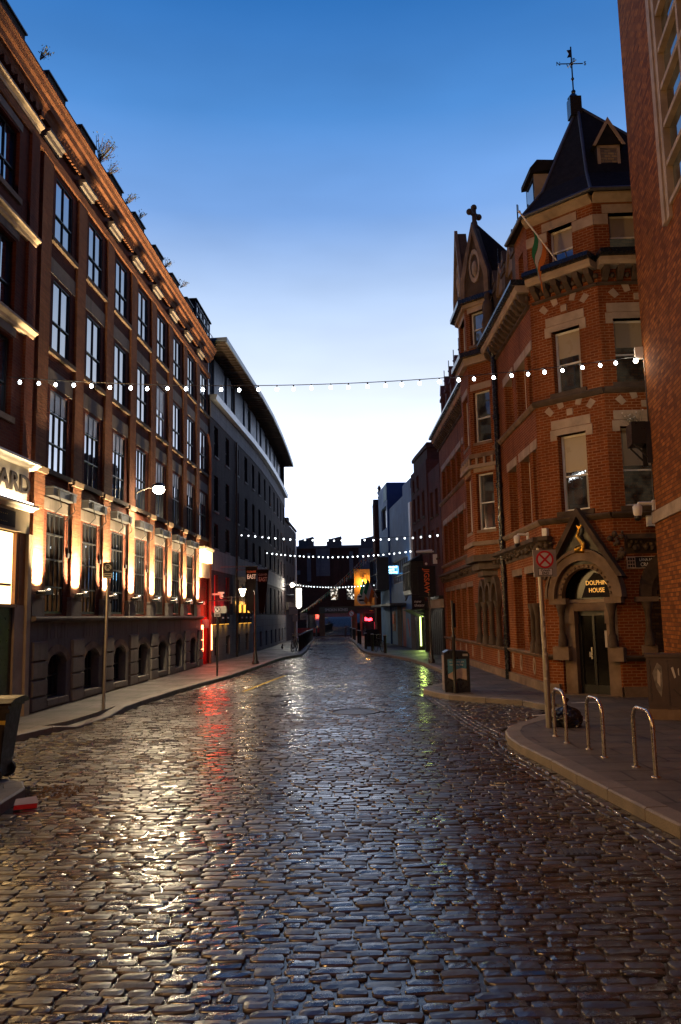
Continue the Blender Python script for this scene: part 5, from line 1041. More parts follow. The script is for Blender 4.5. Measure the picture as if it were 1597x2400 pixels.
# blue arts building
BB = thing('blue_building', 'bright blue rendered building with a big dark chimney stack and a boxy projecting window', 'building', (4.2, 55, 0))
XE = -24.2
hb_ = [(-18.0, -10.6, 4.45, 6.1), (-22.6, -19.6, 8.9, 10.6), (-22.4, -19.8, 5.8, 7.2)]
m = MB(FT); m.wall(-19.0, -8.61, 0, 10.2, .02, [hb_[0], (-14.2, -12.4, .1, 2.75)], .3); m.wall(XE, -19.0, 0, 12.3, -.10, [hb_[1]], .3)
m.quad((XE, -.1, 0), (XE, -.1, 12.3), (XE, 8, 12.3), (XE, 8, 0)); m.quad((XE, -.1, 12.3), (-19, -.1, 12.3), (-19, 8, 12.3), (XE, 8, 12.3)); m.build('wall', 'paint_blue', BB)
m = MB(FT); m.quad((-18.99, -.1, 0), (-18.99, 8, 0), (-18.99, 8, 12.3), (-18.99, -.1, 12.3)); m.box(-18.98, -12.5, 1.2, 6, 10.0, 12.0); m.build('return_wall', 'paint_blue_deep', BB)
m = MB(FT); m.box(-12.4, -9.2, .05, 4, 10.2, 10.9); m.box(-12.0, -8.7, 1.0, 4, 10.2, 11.2); m.build('parapet', 'paint_blue', BB)
m = MB(FT); m.box(-18.0, -10.6, .18, .24, 4.45, 6.1)
fw2 = MB(FT)
for i in range(9): fw2.box(-18.0+i*.925-.03, -18.0+i*.925+.03, .10, .18, 4.45, 6.1)
for z in (4.45, 4.95, 6.04): fw2.box(-18, -10.6, .09, .17, z, z+.06)
wd = fw2.build('window_band', 'zinc', BB); m = MB(FT); m.quad((-18, .2, 4.45), (-10.6, .2, 4.45), (-10.6, .2, 6.1), (-18, .2, 6.1)); m.build('pane', 'glass_sky', wd)
window(BB, FT, *hb_[1], .05, nx=3, nz=1, frame='timber_black', pane='glass')
m = MB(FT); m.box(-23.6, -19.2, -1.0, -.11, 4.15, 6.6); m.build('box_window', 'timber_black', BB); bx = BB.children[-1]
m = MB(FT)
for i in range(7): m.box(-23.6+i*.62, -23.05+i*.62, -1.03, -1.002, 4.25, 5.3); m.box(-23.6+i*.62, -23.05+i*.62, -1.03, -1.002, 5.36, 6.5)
m.build('pane', 'glass_sky', bx)
m = MB(FT); m.box(-22.6, -11.8, -1.1, .0, 2.86, 3.02); m.build('canopy', 'timber_black', BB)
m = MB(FT); m.box(-14.2, -12.4, .1, .16, .1, 2.75); m.box(-14.0, -12.6, .085, .099, .2, .7); m.box(-14.0, -12.6, .085, .099, .8, 2.0); m.build('pink_door', 'paint_pink', BB)
for q in ((-15.9, -14.25, -.02, .019, .0, 2.86), (-10.1, -8.65, -.02, .018, 0, 2.6)): m = MB(FT); m.box(*q); m.build('stone_cladding', 'ashlar_grey', BB)
m = MB(FT); m.box(-18.2, -17.1, -.06, .018, 1.1, 2.5); m.build('poster', 'poster_pale', BB); m = MB(FT); m.box(-18.1, -17.2, -.07, -.061, 1.6, 2.3); m.build('poster_print', 'letter_orange', BB.children[-1])
m = MB(FT); m.prism([(-11.6, 2.0), (-11.2, 1.95), (-10.6, 1.0), (-10.75, .8), (-11.3, 1.5)], -.012, .018); m.build('painted_mark', 'paint_pink', BB)
m = MB(FT); m.box(-20.8, -19.2, -.13, -.101, 11.0, 12.2); m.build('teal_panel', 'paint_teal', BB)
m = MB(FT); m.box(-9.4, -8.66, -.09, .018, 5.6, 9.3); m.build('white_cladding', 'paint_white', BB)
m = MB(FT); m.box(-16.6, -11.2, 1.6, 3.0, 11.0, 13.7); m.box(-16.8, -11.0, 1.5, 3.1, 13.3, 13.55)
for i in range(6): m.cyl((-16.2+i*.9, 2.3, 13.7), (-16.2+i*.9, 2.3, 14.05), .17, .14, 8)
m.build('chimney_stack', 'brick_end', BB)
m = MB(FT); m.tube([(-10.2, -.3, 3.4), (-9.4, -.3, 3.75), (-8.7, -.3, 3.85)], .06, 6); m.tube([(-10.2, -.3, 3.15), (-9.4, -.3, 3.45), (-8.7, -.3, 3.5)], .06, 6)
for i in range(6): m.cyl((-10.1+i*.25, -.3, 3.2+i*.06), (-10.1+i*.25, -.3, 3.45+i*.07), .04, n=6)
m.build('metal_ornament', 'lead', BB)
t = thing('neon_sign', 'glowing blue white neon sign with three lines hanging from the blue building', 'sign', tuple(FT.w((-11, -1.2, 5))))
fn = Fr(*FT.w((-11.0, -1.55, 0)).xy, *(FT.ey.xy)); m = MB(fn); m.box(.3, .98, -.03, .03, 4.86, 5.42); m.box(.98, 1.6, -.02, .02, 4.9, 4.95); m.build('board', 'poster_blue', t)
for i, (s_, wd_) in enumerate((('PROJECT', .6), ('ARTS', .4), ('CENTRE', .5))):
    text('neon_lettering', s_, fn, .33, 5.33-.175*i, -.035, .165, 'neon_blue', t, align='LEFT', ext=.01, sx=.92 if i else .86, bold=.007)
light('neon_glow', 'POINT', FT.w((-10.6, -.5, 5.2)), 30, (.30, .60, 1), t, shadow_soft_size=.2)
t = thing('round_sign', 'round white sign board with dark writing hanging before the blue building', 'sign', tuple(FT.w((-23.9, -1.4, 3.6))))
frs = Fr(*FT.w((-24.0, -1.6, 0)).xy, 1, .05); m = MB(frs); m.prism([(.48*math.cos(2*math.pi*i/24), 3.62+.48*math.sin(2*math.pi*i/24)) for i in range(24)], -.03, .03); m.build('disc', 'paint_white', t); m = MB(frs); m.box(.3, 1.4, -.02, .02, 4.08, 4.12); m.build('arm', 'iron', t)
m = MB(frs); m.box(-.36, .36, -.036, -.031, 3.70, 3.84); m.box(-.32, .32, -.036, -.031, 3.42, 3.56); m.build('lettering', 'dark_sign', t)
for i, y in enumerate((62.5, 64.0)):
    t = thing('national_flag', ('green white and orange flag hanging lower and closer to the round sign' if i == 0 else 'tricolour flag hanging behind, nearer the amber lit pub window'), 'flag', (2.0-i*.35, y, 4))
    bx_ = 2.15-i*.3; m = MB(); m.cyl((bx_+.6, y, 3.6), (bx_-.25, y, 5.3), .025, n=6); m.build('pole', 'paint_white', t)
    for j, mt in enumerate(('flag_green', 'paper', 'flag_orange')):
        a = (bx_-.15+j*.17, y, 5.1-j*.34); b = (bx_+.02+j*.17, y, 4.76-j*.34); m = MB(); m.quad(a, b, (b[0]-.25, y+.05, b[2]-1.0), (a[0]-.32, y-.05, a[2]-1.05)); m.build('cloth_band', mt, t)
# a taller dark building behind the blue one
DK = thing('dark_gable_house', 'dark house with a stone finial showing just past the blue building', 'house', (3.2, 67, 0))
m = MB(FT); m.box(-32.5, XE-.02, .35, 6, 0, 9.4); m.box(-26.4, -25.2, -.35, 2, 0, 11.4); m.prism([(-26.5, 11.4), (-25.1, 11.4), (-25.8, 12.0)], -.35, 1.4); m.build('wall', 'brick_end', DK)
m = MB(FT); m.lathe((-25.8, .2, 11.95), [(.10, 0), (.16, .2), (.08, .35), (.2, .6), (.09, .8), (.18, 1.0), (.02, 1.3)], 8); m.build('stone_finial', 'sandstone_dark', DK)

# ---------------------------------------------------------------- strings of lights
def string_lights(label, a, b, sag, n, r=.038, first=0.0, last=1.0):
    t = thing('string_lights', label, 'string lights', a, 'strings of bulbs across the street'); a = Vector(a); b = Vector(b)
    at_ = lambda f: a.lerp(b, f)+Vector((0, 0, -4*sag*f*(1-f)))
    m = MB(); pts = [tuple(at_(i/40)) for i in range(41)]
    for p, q in zip(pts, pts[1:]): m.cyl(p, q, .010, .010, 5, False)
    m.build('wire', 'iron', t)
    base = None
    for i in range(n):
        p = at_(first+(last-first)*(i+.5+random.uniform(-.10, .10))/n); dim = random.random() < .3
        if base is None:
            mb = MB(); mb.ball((p.x, p.y, p.z-.09), r, 8, 6, 1.15); base = mb.build('bulb', 'bulb' if a.y < 30 else 'bulb_far', t); base.location = (0, 0, 0); p0 = p.copy()
            md = base.data.copy(); md.materials[0] = MATS['bulb_dim' if a.y < 30 else 'bulb_far_dim']; based = bpy.data.objects.new('bulb', md)
            ms = MB(); ms.cyl((p.x, p.y, p.z), (p.x, p.y, p.z-.06), .018, n=6); cap = ms.build('socket', 'iron', base)
        else:
            c = (base if not dim else based).copy(); COL.objects.link(c); c.parent = t; c.location = p-p0+Vector((0, 0, random.uniform(-.015, .01)))
            c2 = cap.copy(); COL.objects.link(c2); c2.parent = c
    return t
string_lights('nearest string of white bulbs swagged high across the street from the mottled brick block', (7.09, 17.84, 8.07), (-7.42, 17.4, 7.72), .42, 35)
string_lights('uppermost of the three far strings, tied to the ornate brick corner building', (5.2, 40.8, 6.36), (-5.9, 45.1, 7.05), .32, 27, .042)
string_lights('middle string of the three far ones, tied to the purple theatre building', (4.5, 49.5, 6.26), (-5.3, 55.3, 6.8), .34, 30, .042)
string_lights('lowest and farthest string of bulbs, tied beside the blinding floodlight', (2.35, 63.0, 4.72), (-4.4, 69.6, 5.16), .22, 28, .036)
t = thing('bunting', 'strings of small coloured pennants slanting up from the cafe sign to the blue building', 'bunting', (-3.2, 65, 2.6))
rg = random.Random(9); fl = {k_: MB() for k_ in ('flag_green', 'paper', 'flag_orange')}; mw = MB()
for dz, dy in ((0, 0), (.18, .5), (-.12, -.4)):
    a, b = Vector((-3.4, 65, 2.6)), Vector((2.5, 64+dy, 7.3+dz*2)); at_ = lambda f: a.lerp(b, f)+Vector((0, 0, -1.3*f*(1-f)))
    for i in range(30): mw.cyl(tuple(at_(i/30)), tuple(at_((i+1)/30)), .008, .008, 4, False)
    for i in range(34):
        f = (i+.5)/34; p = at_(f); q = at_(f+.018); c = tuple((p+q)/2+Vector((rg.uniform(-.05, .05), rg.uniform(-.1, .1), -.24))); fl[rg.choice(list(fl))].add([tuple(p), tuple(q), c], [(0, 1, 2)])
mw.build('cord', 'paper', t)
for k_, v_ in fl.items(): v_.build('pennant_cloth', k_, t, kind='stuff')

# ---------------------------------------------------------------- street furniture
def bike_rack(y, x, label, first=[]):
    if not first:
        t = thing('bike_rack', label, 'bike rack', (x, y, PV), 'steel bike racks on the near pavement'); L, h, r = .70, .80, .20
        pts = [(0.03, L/2, 0), (0, L/2, h-r)]+[(0, L/2-r+r*math.cos(R(a)), h-r+r*math.sin(R(a))) for a in (20, 40, 60, 80, 90)]+[(0, -L/2+r-r*math.cos(R(a)), h-r+r*math.sin(R(a))) for a in (90, 80, 60, 40, 20)]+[(0, -L/2, h-r), (0.03, -L/2, 0)]
        pts[0] = (0, L/2, 0); pts[-1] = (0, -L/2, 0)
        m = MB(); P = [(p[0]+x, p[1]+y, p[2]+PV) for p in pts]; m.sweep(P, .027, 14); m.build('hoop', 'steel', t)
        m = MB()
        for s_ in (-1, 1): m.lathe((x, y+s_*L/2, PV), [(.055, 0), (.055, .012), (.03, .016)], 12); m.build('floor_flange', 'steel', t); m = MB()
        first.append(t); return t
    t = copy_tree(first[0], (x, y, PV), None, label); t.rotation_euler.z = R(random.uniform(-1, 1)); return t
bike_rack(13.5, 3.56, 'steel hoop bike rack beside the black rubbish bag'); bike_rack(12.15, 3.72, 'middle steel hoop of the three bike racks'); bike_rack(10.7, 3.90, 'steel hoop bike rack standing farthest from the round signpost')
SP = thing('restriction_sign', 'grey signpost with a red crossed circle sign and END plate beside the bike racks', 'road sign', (3.70, 14.88, PV))
m = MB(); m.cyl((3.72, 14.88, PV), (3.70, 14.88, 3.40), .045, n=14); m.cyl((3.72, 14.88, PV), (3.72, 14.88, PV+1.35), .055, n=14)
m.build('pole', 'galv', SP)
fS = Fr(3.785, 14.80, 1, .02); m = MB(fS); m.box(-.215, .215, 0, .025, 2.86, 3.36); m.build('sign_panel', 'grey_sign', SP); pn = SP.children[-1]
m = MB(fS); m.cyl((0, -.003, 3.18), (0, .0, 3.18), .14, n=28, smooth=False); m.build('white_disc', 'letter_white', pn)
m = MB(fS); m.ring(0, 3.18, .13, .165, -.009, -.001, 0, 360, 32)
for s_ in (-1, 1):
    c_ = math.cos(R(45)); P = [(-.10-.013, s_*(-.10)+s_*.013), (-.10+.013, s_*(-.10)-s_*.013), (.10+.013, s_*.10-s_*.013), (.10-.013, s_*.10+s_*.013)]; P = [(x, 3.18+z) for x, z in P]; m.prism(P if s_ < 0 else P[::-1], -.0088 if s_ > 0 else -.0084, -.0032)
m.build('red_cross_ring', 'paint_redsign', pn)
m = MB(fS); m.box(-.135, .135, -.004, -.0005, 2.885, 3.015); m.build('plate_border', 'dark_sign', pn); m = MB(fS); m.box(-.125, .125, -.007, -.0045, 2.893, 3.007); m.build('plate', 'letter_white', pn)
o = text('lettering', 'Críoch', fS, 0, 2.978, -.009, .062, 'dark_sign', pn, ext=.002, bold=.0012); text('lettering', 'END', fS, 0, 2.922, -.009, .066, 'dark_sign', pn, ext=.002, bold=.0015)
m = MB()
rg = random.Random(2)
for z, h in ((1.15, .16), (1.42, .06), (1.55, .22), (1.85, .12), (2.05, .1), (.98, .05)):
    a0 = rg.uniform(-.5, .3)
    for q in range(4):
        a1 = a0-math.pi/2+q*.25-.4; a2 = a1+.26; rr = .0465 if z > 1.47 else .0565
        m.quad((3.712+rr*math.cos(a1), 14.88+rr*math.sin(a1), z), (3.712+rr*math.cos(a2), 14.88+rr*math.sin(a2), z), (3.712+rr*math.cos(a2), 14.88+rr*math.sin(a2), z+h*rg.uniform(.5, 1)), (3.712+rr*math.cos(a1), 14.88+rr*math.sin(a1), z+h*rg.uniform(.6, 1)))
m.build('sticker', 'paper', SP)
# no parking signs on the left
def parking_sign(x, y, label, ztop, w_, colour, mark, extra=False, lean=0, pole='galv', rot=.04):
    t = thing('parking_sign', label, 'road sign', (x, y, PV)); m = MB(); m.cyl((x, y, PV), (x+lean, y, ztop), .038, n=12); m.build('pole', pole, t)
    f = Fr(x+lean, y-.045, 1, rot); m = MB(f); m.box(-w_/2, w_/2, 0, .015, ztop-w_*1.62, ztop); m.build('sign_panel', colour, t); p_ = t.children[-1]
    zc = ztop-w_*.52; r_ = w_*.40
    m = MB(f); m.cyl((0, -.003, zc), (0, -.0005, zc), r_, n=24, smooth=False); m.build('disc', 'grey_sign' if mark else 'letter_white', p_)
    m = MB(f); m.ring(0, zc, r_*.88, r_*1.08, -.007, -.001, 0, 360, 26); q = r_*.72; P = [(-q-.012, zc+q), (-q+.014, zc+q), (q+.012, zc-q), (q-.014, zc-q)]; m.prism(P[::-1], -.0078, -.0035); m.build('ring', 'dark_sign', p_)
    text('lettering', 'P', f, 0, zc, -.005, r_*1.5, 'dark_sign', p_, ext=.002, bold=.006)
    m = MB(f); m.box(-w_*.46, w_*.46, -.006, -.001, ztop-w_*1.58, ztop-w_*1.10); m.build('plate', 'grey_sign', p_)
    m = MB(f)
    for k_ in range(2): m.box(-w_*.33, w_*.33, -.009, -.0065, ztop-w_*1.50+k_*w_*.2, ztop-w_*1.40+k_*w_*.2)
    m.build('plate_writing', 'dark_sign', p_)
    if extra: m = MB(f); m.box(w_/2+.01, w_/2+.22, 0, .015, ztop-.26, ztop); m.build('side_plate', 'grey_sign', t)
parking_sign(-5.72, 19.3, 'tall thin no parking sign with a dark square panel before the lit pilasters', 3.62, .24, 'dark_sign', True, False, .06)
parking_sign(-4.69, 29.95, 'lower grey no parking sign with a side plate, standing in red light', 2.68, .24, 'grey_sign', False, True, .02, 'iron')
# litter bin
BN = thing('litter_bin', 'large black solar litter bin with a printed blue and pale poster panel', 'litter bin', (3.06, 22.1, PV))
fN = Fr(3.06, 21.82, 1, -.03); m = MB(fN)
m.prism([(-.34, PV), (.34, PV), (.34, 1.12), (.30, 1.20), (-.22, 1.24), (-.34, 1.18)], 0, .62); m.build('body', 'paint_black', BN)
m = MB(fN); m.box(-.355, -.341, .02, .60, PV+.05, 1.10); m.build('steel_side', 'galv', BN)
m = MB(fN); m.box(-.27, .27, -.012, -.001, .22, 1.02); m.build('poster_frame', 'poster_dark', BN); pf = BN.children[-1]
m = MB(fN); m.box(-.25, .25, -.02, -.0125, .62, 1.0); m.build('poster_sky', 'poster_blue', pf)
m = MB(fN); m.prism([(-.25, .42), (.25, .42), (.25, .74), (.12, .76), (0, .73), (-.14, .66), (-.25, .60)], -.023, -.0205); m.build('poster_hill', 'poster_pale', pf)
m = MB(fN); m.prism([(-.25, .24), (.25, .24), (.25, .44), (.05, .50), (-.1, .44), (-.25, .52)], -.026, -.0235); m.build('poster_ground', 'poster_dark', pf)
for i, s_ in enumerate(('It is on the bin', 'not in my bag')): text('lettering', s_, fN, -.20, .93-.075*i, -.024, .066, 'letter_white', pf, align='LEFT', ext=.001)
m = MB(fN); m.box(.16, .30, -.016, -.001, 1.08, 1.14); m.build('badge', 'grey_sign', BN)
t = thing('pavement_post', 'thin black post with a narrow sign plate standing in front of the litter bin', 'post', (2.97, 21.68, PV))
m = MB(); m.lathe((2.97, 21.68, PV), [(.06, 0), (.06, .25), (.045, .3), (.045, 1.42), (.06, 1.45), (.06, 1.5), (.032, 1.55), (.032, 2.45)], 12); m.build('shaft', 'iron', t); m = MB(Fr(2.97, 21.68, .3, 1)); m.box(-.22, .22, -.05, -.035, 1.85, 2.5); m.build('plate', 'dark_sign', t)
# rubbish bag
t = thing('rubbish_bag', 'shiny black rubbish bag slumped on the pavement behind the bike racks', 'rubbish bag', (4.1, 15.0, PV))
n, k_ = 34, 20; rg = np.random.default_rng(4); vs = []; ph = rg.uniform(0, 6.28, 8)
for j in range(k_+1):
    v_ = j/k_; zz = .40*v_**.85; rad = .30*(math.sin(math.pi*min(1, v_*.62+.36)))**.8*(1-.72*max(0, v_-.72)/.28)
    if j == k_: rad = .03
    for i in range(n):
        a = 2*math.pi*i/n; f = 1+.10*math.sin(3*a+ph[0]+2*v_)+.07*math.sin(7*a+ph[1]-5*v_)+.05*math.sin(11*a+ph[2]+9*v_)+rg.normal(0, .028); vs.append((4.10+rad*f*math.cos(a)*.88-.02*v_, 15.0+rad*f*math.sin(a)*.8, PV+zz+.02*math.sin(5*a+ph[3])*(v_*(1-v_))*3))
m = MB(); m.add(vs, [(j*n+i, j*n+(i+1) % n, (j+1)*n+(i+1) % n, (j+1)*n+i) for j in range(k_) for i in range(n)]+[tuple(range(k_*n, (k_+1)*n))], False); m.build('sack', 'bag_black', t)
m = MB(); m.lathe((4.08, 15.0, PV+.39), [(.03, 0), (.022, .03), (.07, .09), (.05, .12)], 9, True); m.build('knot', 'bag_black', t)
# utility cabinet
CB = thing('utility_cabinet', 'brown graffiti scratched utility cabinet on a concrete plinth by the mottled brick wall', 'utility cabinet', (6.1, 15.5, PV))
fC = Fr(5.88, 15.72, .86, -.36); m = MB(fC); m.box(0, .78, 0, .36, .32, 1.30); m.build('body', 'cabinet_brown', CB); m = MB(fC); m.box(-.03, .81, -.03, .39, 1.302, 1.36); m.build('lid', 'cabinet_brown', CB); m = MB(fC); m.box(-.02, .80, -.02, .38, PV, .318); m.build('plinth', 'sandstone', CB)
m = MB(fC); m.box(.03, .38, -.012, -.001, .38, 1.26); m.box(.40, .75, -.012, -.001, .38, 1.26); m.build('door', 'cabinet_brown', CB); cd = CB.children[-1]
m = MB(fC); m.prism([(.10, 1.0), (.16, .70), (.24, .55), (.27, .75), (.28, 1.12), (.20, 1.20)], -.0145, -.0125); m.build('scraped_patch', 'scrape', cd); m = MB(fC); m.prism([(.18, .82), (.23, .74), (.245, 1.0), (.20, 1.08)], -.017, -.0148); m.prism([(.44, 1.10), (.48, 1.12), (.52, .92), (.49, .90)], -.0145, -.0125); m.prism([(.56, 1.08), (.58, 1.10), (.58, .95), (.56, .97)], -.0145, -.0125); m.build('paint_splash', 'paper', cd)
m = MB(fC)
for q in range(9):
    z = .45+q*.09; m.tube([(.045+.02*math.sin(q*2), -.016, z), (.075, -.016, z+.05), (.05, -.016, z+.08)], .004, 4)
m.tube([(.46, -.016, .70), (.60, -.016, .55), (.66, -.016, .78), (.7, -.016, .5)], .004, 4); m.build('scrawl', 'graffiti', cd)
# wheelie bin
WB = thing('wheelie_bin', 'brown wheelie bin with a yellow tape band standing on the corner of the pavement', 'wheelie bin', (-4.77, 10.95, PV))
fW = Fr(-4.77, 10.78, 1, .05); m = MB(fW)
m.add([(-.26, .04, PV+.06), (.20, .04, PV+.06), (.20, .46, PV+.06), (-.26, .46, PV+.06), (-.32, 0, PV+1.0), (.29, 0, PV+1.0), (.29, .60, PV+1.0), (-.32, .60, PV+1.0)], [(0, 3, 2, 1), (0, 1, 5, 4), (1, 2, 6, 5), (2, 3, 7, 6), (3, 0, 4, 7)]); m.box(-.34, .31, -.02, .62, PV+.96, PV+1.0); m.build('body', 'wheelie_brown', WB)
m = MB(fW)
for i in range(5): m.add([(-.24+i*.11, .0, PV+.18), (-.215+i*.11, .0, PV+.18), (-.255+i*.125, -.018, PV+.68), (-.285+i*.125, -.018, PV+.68)], [(0, 1, 2, 3)])
m.sweep([(-.30, .66, PV+1.0), (-.30, .72, PV+1.02), (.27, .72, PV+1.02), (.27, .66, PV+1.0)], .016, 8); m.build('handle', 'wheelie_brown', WB)
m = MB(fW); m.ext([(-.05, PV+1.002), (.64, PV+1.002), (.66, PV+1.03), (.5, PV+1.09), (.1, PV+1.08), (-.06, PV+1.03)], -.37, .36)
for i in range(4): m.box(-.30+i*.18, -.20+i*.18, -.052, -.02, PV+.90, PV+.955)
m.build('lid', 'wheelie_brown', WB)
for y in (.03, .52):
    m = MB(fW); m.cyl((.14, y-.06, PV+.115), (.14, y, PV+.115), .115, n=20); m.build('wheel', 'rubber', WB)
m = MB(fW); m.add([(-.297, -.005+.02, PV+.72), (.266, .013, PV+.72), (.263+.012, .006, PV+.80), (-.306, .006, PV+.80)], [(0, 1, 2, 3)]); m.build('yellow_tape', 'paint_yellow', WB)
tp = WB.children[-1]; text('lettering', 'MIXED DRY', fW, -.0, PV+.76, .004, .062, 'dark_sign', tp, ext=.001, sx=.9)
m = MB(fW); m.box(.06, .19, .015, .022, PV+.33, PV+.47); m.build('sticker', 'paper', WB)
# carton, litter
t = thing('food_carton', 'crushed red and white food carton lying against the kerb below the wheelie bin', 'carton', (-3.86, 9.93, 0)); fK = Fr(-3.84, 9.9, 1, .35); m = MB(fK); m.prism([(-.14, .005), (.12, .005), (.13, .06), (-.13, .055)], -.07, .07); m.build('tray', 'carton_red', t); m = MB(fK); m.add([(-.135, -.075, .058), (.13, -.075, .062), (.11, .08, .115), (-.12, .08, .10), (-.13, .075, .057), (.13, .075, .062)], [(0, 1, 2, 3), (3, 2, 5, 4), (0, 3, 4), (1, 5, 2)]); m.build('lid', 'paper', t)
def scrap(x, y, z, s_, lab, rot, mat='paper'):
    f = Fr(x, y, math.cos(rot), math.sin(rot)); m = MB(f); m.add([(-s_, -.03, z+.004), (s_*.3, -.04, z+.012), (s_, -.02, z+.004), (s_*.9, .04, z+.012), (0, .05, z+.02), (-s_, .03, z+.006)], [(0, 1, 4, 5), (1, 2, 3, 4)]); o = m.build('litter', mat); o['label'] = lab; o['category'] = 'litter'
scrap(5.55, 18.7, PV, .33, 'long torn white wrapper lying on the paving in front of the ornate doorway', -.1); scrap(4.05, 16.6, PV, .22, 'flat strip of white card on the pavement corner behind the signpost', .1); scrap(-5.10, 18.6, 0, .10, 'crumpled white wrapper in the left gutter, nearest the tall thin sign', .6); scrap(-4.95, 22.2, 0, .08, 'white paper scrap farther along the left gutter, past the tall thin sign', 1.1); scrap(2.15, 43.5, 0, .16, 'white litter in the far gutter near the dark bollards', .2); scrap(4.6, 15.7, PV, .12, 'small pale paper scrap beyond the rubbish bag', .3)
m = MB(); rg = random.Random(8)
for i in range(160):
    a = rg.uniform(0, 6.28); r_ = .45*math.sqrt(rg.random()); x, y = -3.80+r_*math.cos(a)*.8, 10.75+r_*math.sin(a); s_ = rg.uniform(.008, .028); m.add([(x-s_, y-s_*.6, .002), (x+s_, y-s_*.5, .004), (x+s_*.4, y+s_, .003), (x, y, .012+s_*.5)], [(0, 1, 3), (1, 2, 3), (2, 0, 3)])
o = m.build('spilled_sand', 'sand_dirt'); o['kind'] = 'stuff'; o['label'] = 'scatter of sandy dirt and leaves on the cobbles by the kerb corner'; o['category'] = 'dirt'
# pavement lamp post, bollards, bins and bicycles further off
t = thing('lamp_post', 'slim black lamp post with a fluted base outside the green lit doorway', 'lamp post', (3.85, 35.3, PV)); m = MB(); m.lathe((3.85, 35.3, PV), [(.15, 0), (.15, .12), (.10, .2), (.085, .5), (.06, .6), (.05, 1.3), (.06, 1.34), (.04, 1.4), (.033, 2.9), (.05, 2.95), (.02, 3.1)], 12); m.build('shaft', 'iron', t)
bol = None
def bollard(x, y, label, group):
    global bol
    if bol is None:
        bol = thing('bollard', label, 'bollard', (x, y, PV), group); m = MB(); m.lathe((x, y, PV), [(.085, 0), (.085, .9), (.10, .92), (.10, .97)], 12); m.build('shaft', 'paint_black', bol); m = MB(); m.lathe((x, y, PV), [(.10, .971), (.10, 1.0), (.06, 1.03), (.001, 1.035)], 12); m.build('cap', 'galv', bol); return
    c = copy_tree(bol, (x, y, PV), None, label); c['group'] = group
for i in range(12): bollard(-2.72-.012*i, 50.6+i*2.2, 'black bollard in the long row of twelve along the kerb behind the bicycle', 'bollards along the left kerb')
for x, y, lab in ((2.35, 45.2, 'black bollard at the near end of the short row, beside the dark bicycle'), (1.75, 48.4, 'black bollard just behind the dark bicycle in the short row'), (1.45, 51.5, 'black bollard between the bicycle and the dark street bin'), (1.3, 60.5, 'black bollard just past the dark street bin'), (1.2, 63.0, 'black bollard second past the dark street bin'), (1.05, 71.0, 'far black bollard in front of the pub'), (.95, 73.5, 'far black bollard beside the pub corner post'), (.8, 79.0, 'smallest black bollard where the right kerb ends')): bollard(x, y, lab, 'bollards along the right kerb')
for x, lab in ((-2.9, 'thin black post by the red band of the restaurant front'), (.25, 'thin black post by the restaurant front nearer the pub')):
    t = thing('barrier_post', lab, 'post', (x, 88.2, .02)); m = MB(); m.cyl((x, 88.2, .02), (x, 88.2, 1.0), .09, n=8); m.build('shaft', 'iron', t); m = MB(); m.cyl((x, 88.2, 1.002), (x, 88.2, 1.08), .11, n=8); m.build('cap', 'galv', t)
t = thing('street_bin', 'dark rounded street bin on the far right pavement before the pub', 'street bin', (2.1, 56.5, PV)); m = MB(Fr(2.05, 56.3, 1, 0)); m.prism([(-.5, PV), (.5, PV), (.5, 1.1), (.4, 1.28), (-.4, 1.28), (-.5, 1.1)], 0, .7); m.build('body', 'dark_sign', t); m = MB(Fr(2.05, 56.3, 1, 0)); m.box(-.38, .38, -.02, -.001, .4, 1.0); m.build('panel', 'slate', t)
def bicycle(x, y, dx, dy, label, col):
    t = thing('bicycle', label, 'bicycle', (x, y, PV)); f = Fr(x, y, dx, dy, PV); r_ = .33
    for c in (-.5, .5):
        m = MB(f); pts = [(c+r_*math.cos(2*math.pi*i/20), 0, r_+r_*math.sin(2*math.pi*i/20)) for i in range(21)]
        for a, b in zip(pts, pts[1:]): m.cyl(a, b, .022, n=6, cap=False)
        for i in range(0, 20, 2): m.cyl((c, 0, r_), pts[i], .004, n=4, cap=False)
        m.build('wheel', 'rubber', t)
    m = MB(f); A_, B_, C_, D_, E_ = (-.5, 0, .33), (-.08, 0, .28), (-.2, 0, .78), (.35, 0, .76), (.5, 0, .33)
    for p, q in ((A_, B_), (B_, C_), (C_, A_), (C_, D_), (B_, D_), (D_, E_)): m.cyl(p, q, .02, n=6)
    m.build('frame', col, t); m = MB(f); m.cyl(D_, (.33, 0, .98), .016, n=6); m.cyl((.33, -.26, 1.0), (.33, .26, 1.0), .015, n=6); m.build('handlebar', 'steel', t); m = MB(f); m.cyl(C_, (-.22, 0, .88), .016, n=6); m.box(-.36, -.1, -.06, .06, .88, .93); m.build('saddle', 'rubber', t)
bicycle(-2.95, 49.4, .25, 1, 'parked bicycle with big wheels leaning at the start of the long bollard row', 'grey_sign'); bicycle(2.1, 47.2, -.35, 1, 'dark bicycle parked among the short row of bollards before the street bin', 'paint_black'); bicycle(-3.25, 54.0, .2, 1, 'second bicycle behind, half hidden by the long bollard row', 'paint_black')
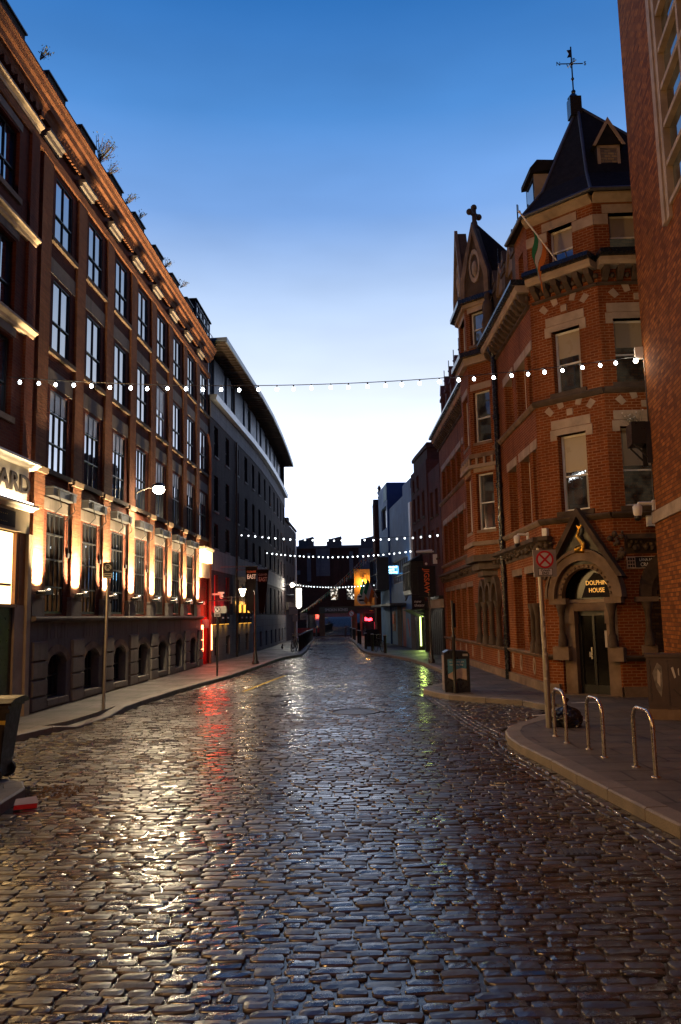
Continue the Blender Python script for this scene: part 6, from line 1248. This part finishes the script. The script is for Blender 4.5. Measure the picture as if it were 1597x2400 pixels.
t = thing('pigeon', 'small grey pigeon standing on the left pavement near the bicycle', 'bird', (-4.0, 53.0, PV)); m = MB(); m.lathe((-4.0, 53.0, PV+.12), [(.001, -.05), (.06, -.02), (.085, .04), (.07, .11), (.04, .16), (.05, .21), (.03, .25), (.001, .26)], 10); m.cyl((-3.99, 53.05, PV+.13), (-4.03, 53.16, PV+.10), .05, .015, 8); m.cyl((-3.98, 53, PV), (-3.98, 53, PV+.1), .01, n=5); m.cyl((-4.02, 53, PV), (-4.02, 53, PV+.1), .01, n=5); m.cyl((-4.0, 52.95, PV+.34), (-4.0, 52.9, PV+.335), .012, .003, 5); m.build('body', 'slate', t)
t = thing('no_entry_sign', 'round red and white road sign on a pole at the far pub corner', 'road sign', (.95, 86, .1)); m = MB(); m.cyl((.95, 86, .1), (.95, 86, 2.9), .04, n=8); m.build('pole', 'galv', t); fq = Fr(.95, 85.95, 1, 0); m = MB(fq); m.cyl((0, -.02, 2.5), (0, 0, 2.5), .30, n=20, smooth=False); m.build('disc', 'letter_white', t); m = MB(fq); m.ring(0, 2.5, .24, .33, -.03, -.021, 0, 360, 20); P = [(-.20, 2.66), (-.16, 2.70), (.20, 2.34), (.16, 2.30)]; m.prism(P[::-1], -.029, -.0215); m.build('red_ring', 'paint_redsign', t)

# two sodium lamps on the warehouse front outside the frame, whose light the photograph shows on the right-hand fronts and the setts
for sx_, pw, lab in ((-7.0, 1600, 'sodium street lamp on a bracket above the glowing shopfront'), (-31.0, 4300, 'sodium street lamp on a bracket high on the warehouse front behind the viewer')):
    zl = 7.2 if sx_ > -10 else 8.4
    t = thing('street_lamp', lab, 'street lamp', tuple(FL.w((sx_, 0, zl)))); m = MB(FL); m.tube([(sx_, .02, zl-.2), (sx_, -.5, zl+.1), (sx_, -.8, zl+.1)], .03, 8); m.build('bracket_arm', 'iron', t); m = MB(FL); m.lathe((sx_, -1.0, zl+.02), [(.05, .16), (.16, .12), (.22, .02)], 12); m.build('lamp_hood', 'iron', t); m = MB(FL); m.ball((sx_, -1.0, zl-.02), .14, 10, 6); m.build('lamp_globe', 'lamp_orange', t)
    light('sodium_glow', 'SPOT', FL.w((sx_, -1.05, zl-.25)), pw, (1, .52, .16), t, aim=-FL.ey+Vector((0, .25 if sx_ > -10 else .9, .1 if sx_ > -10 else -.1)), spot_size=R(146), spot_blend=.35, shadow_soft_size=.15)
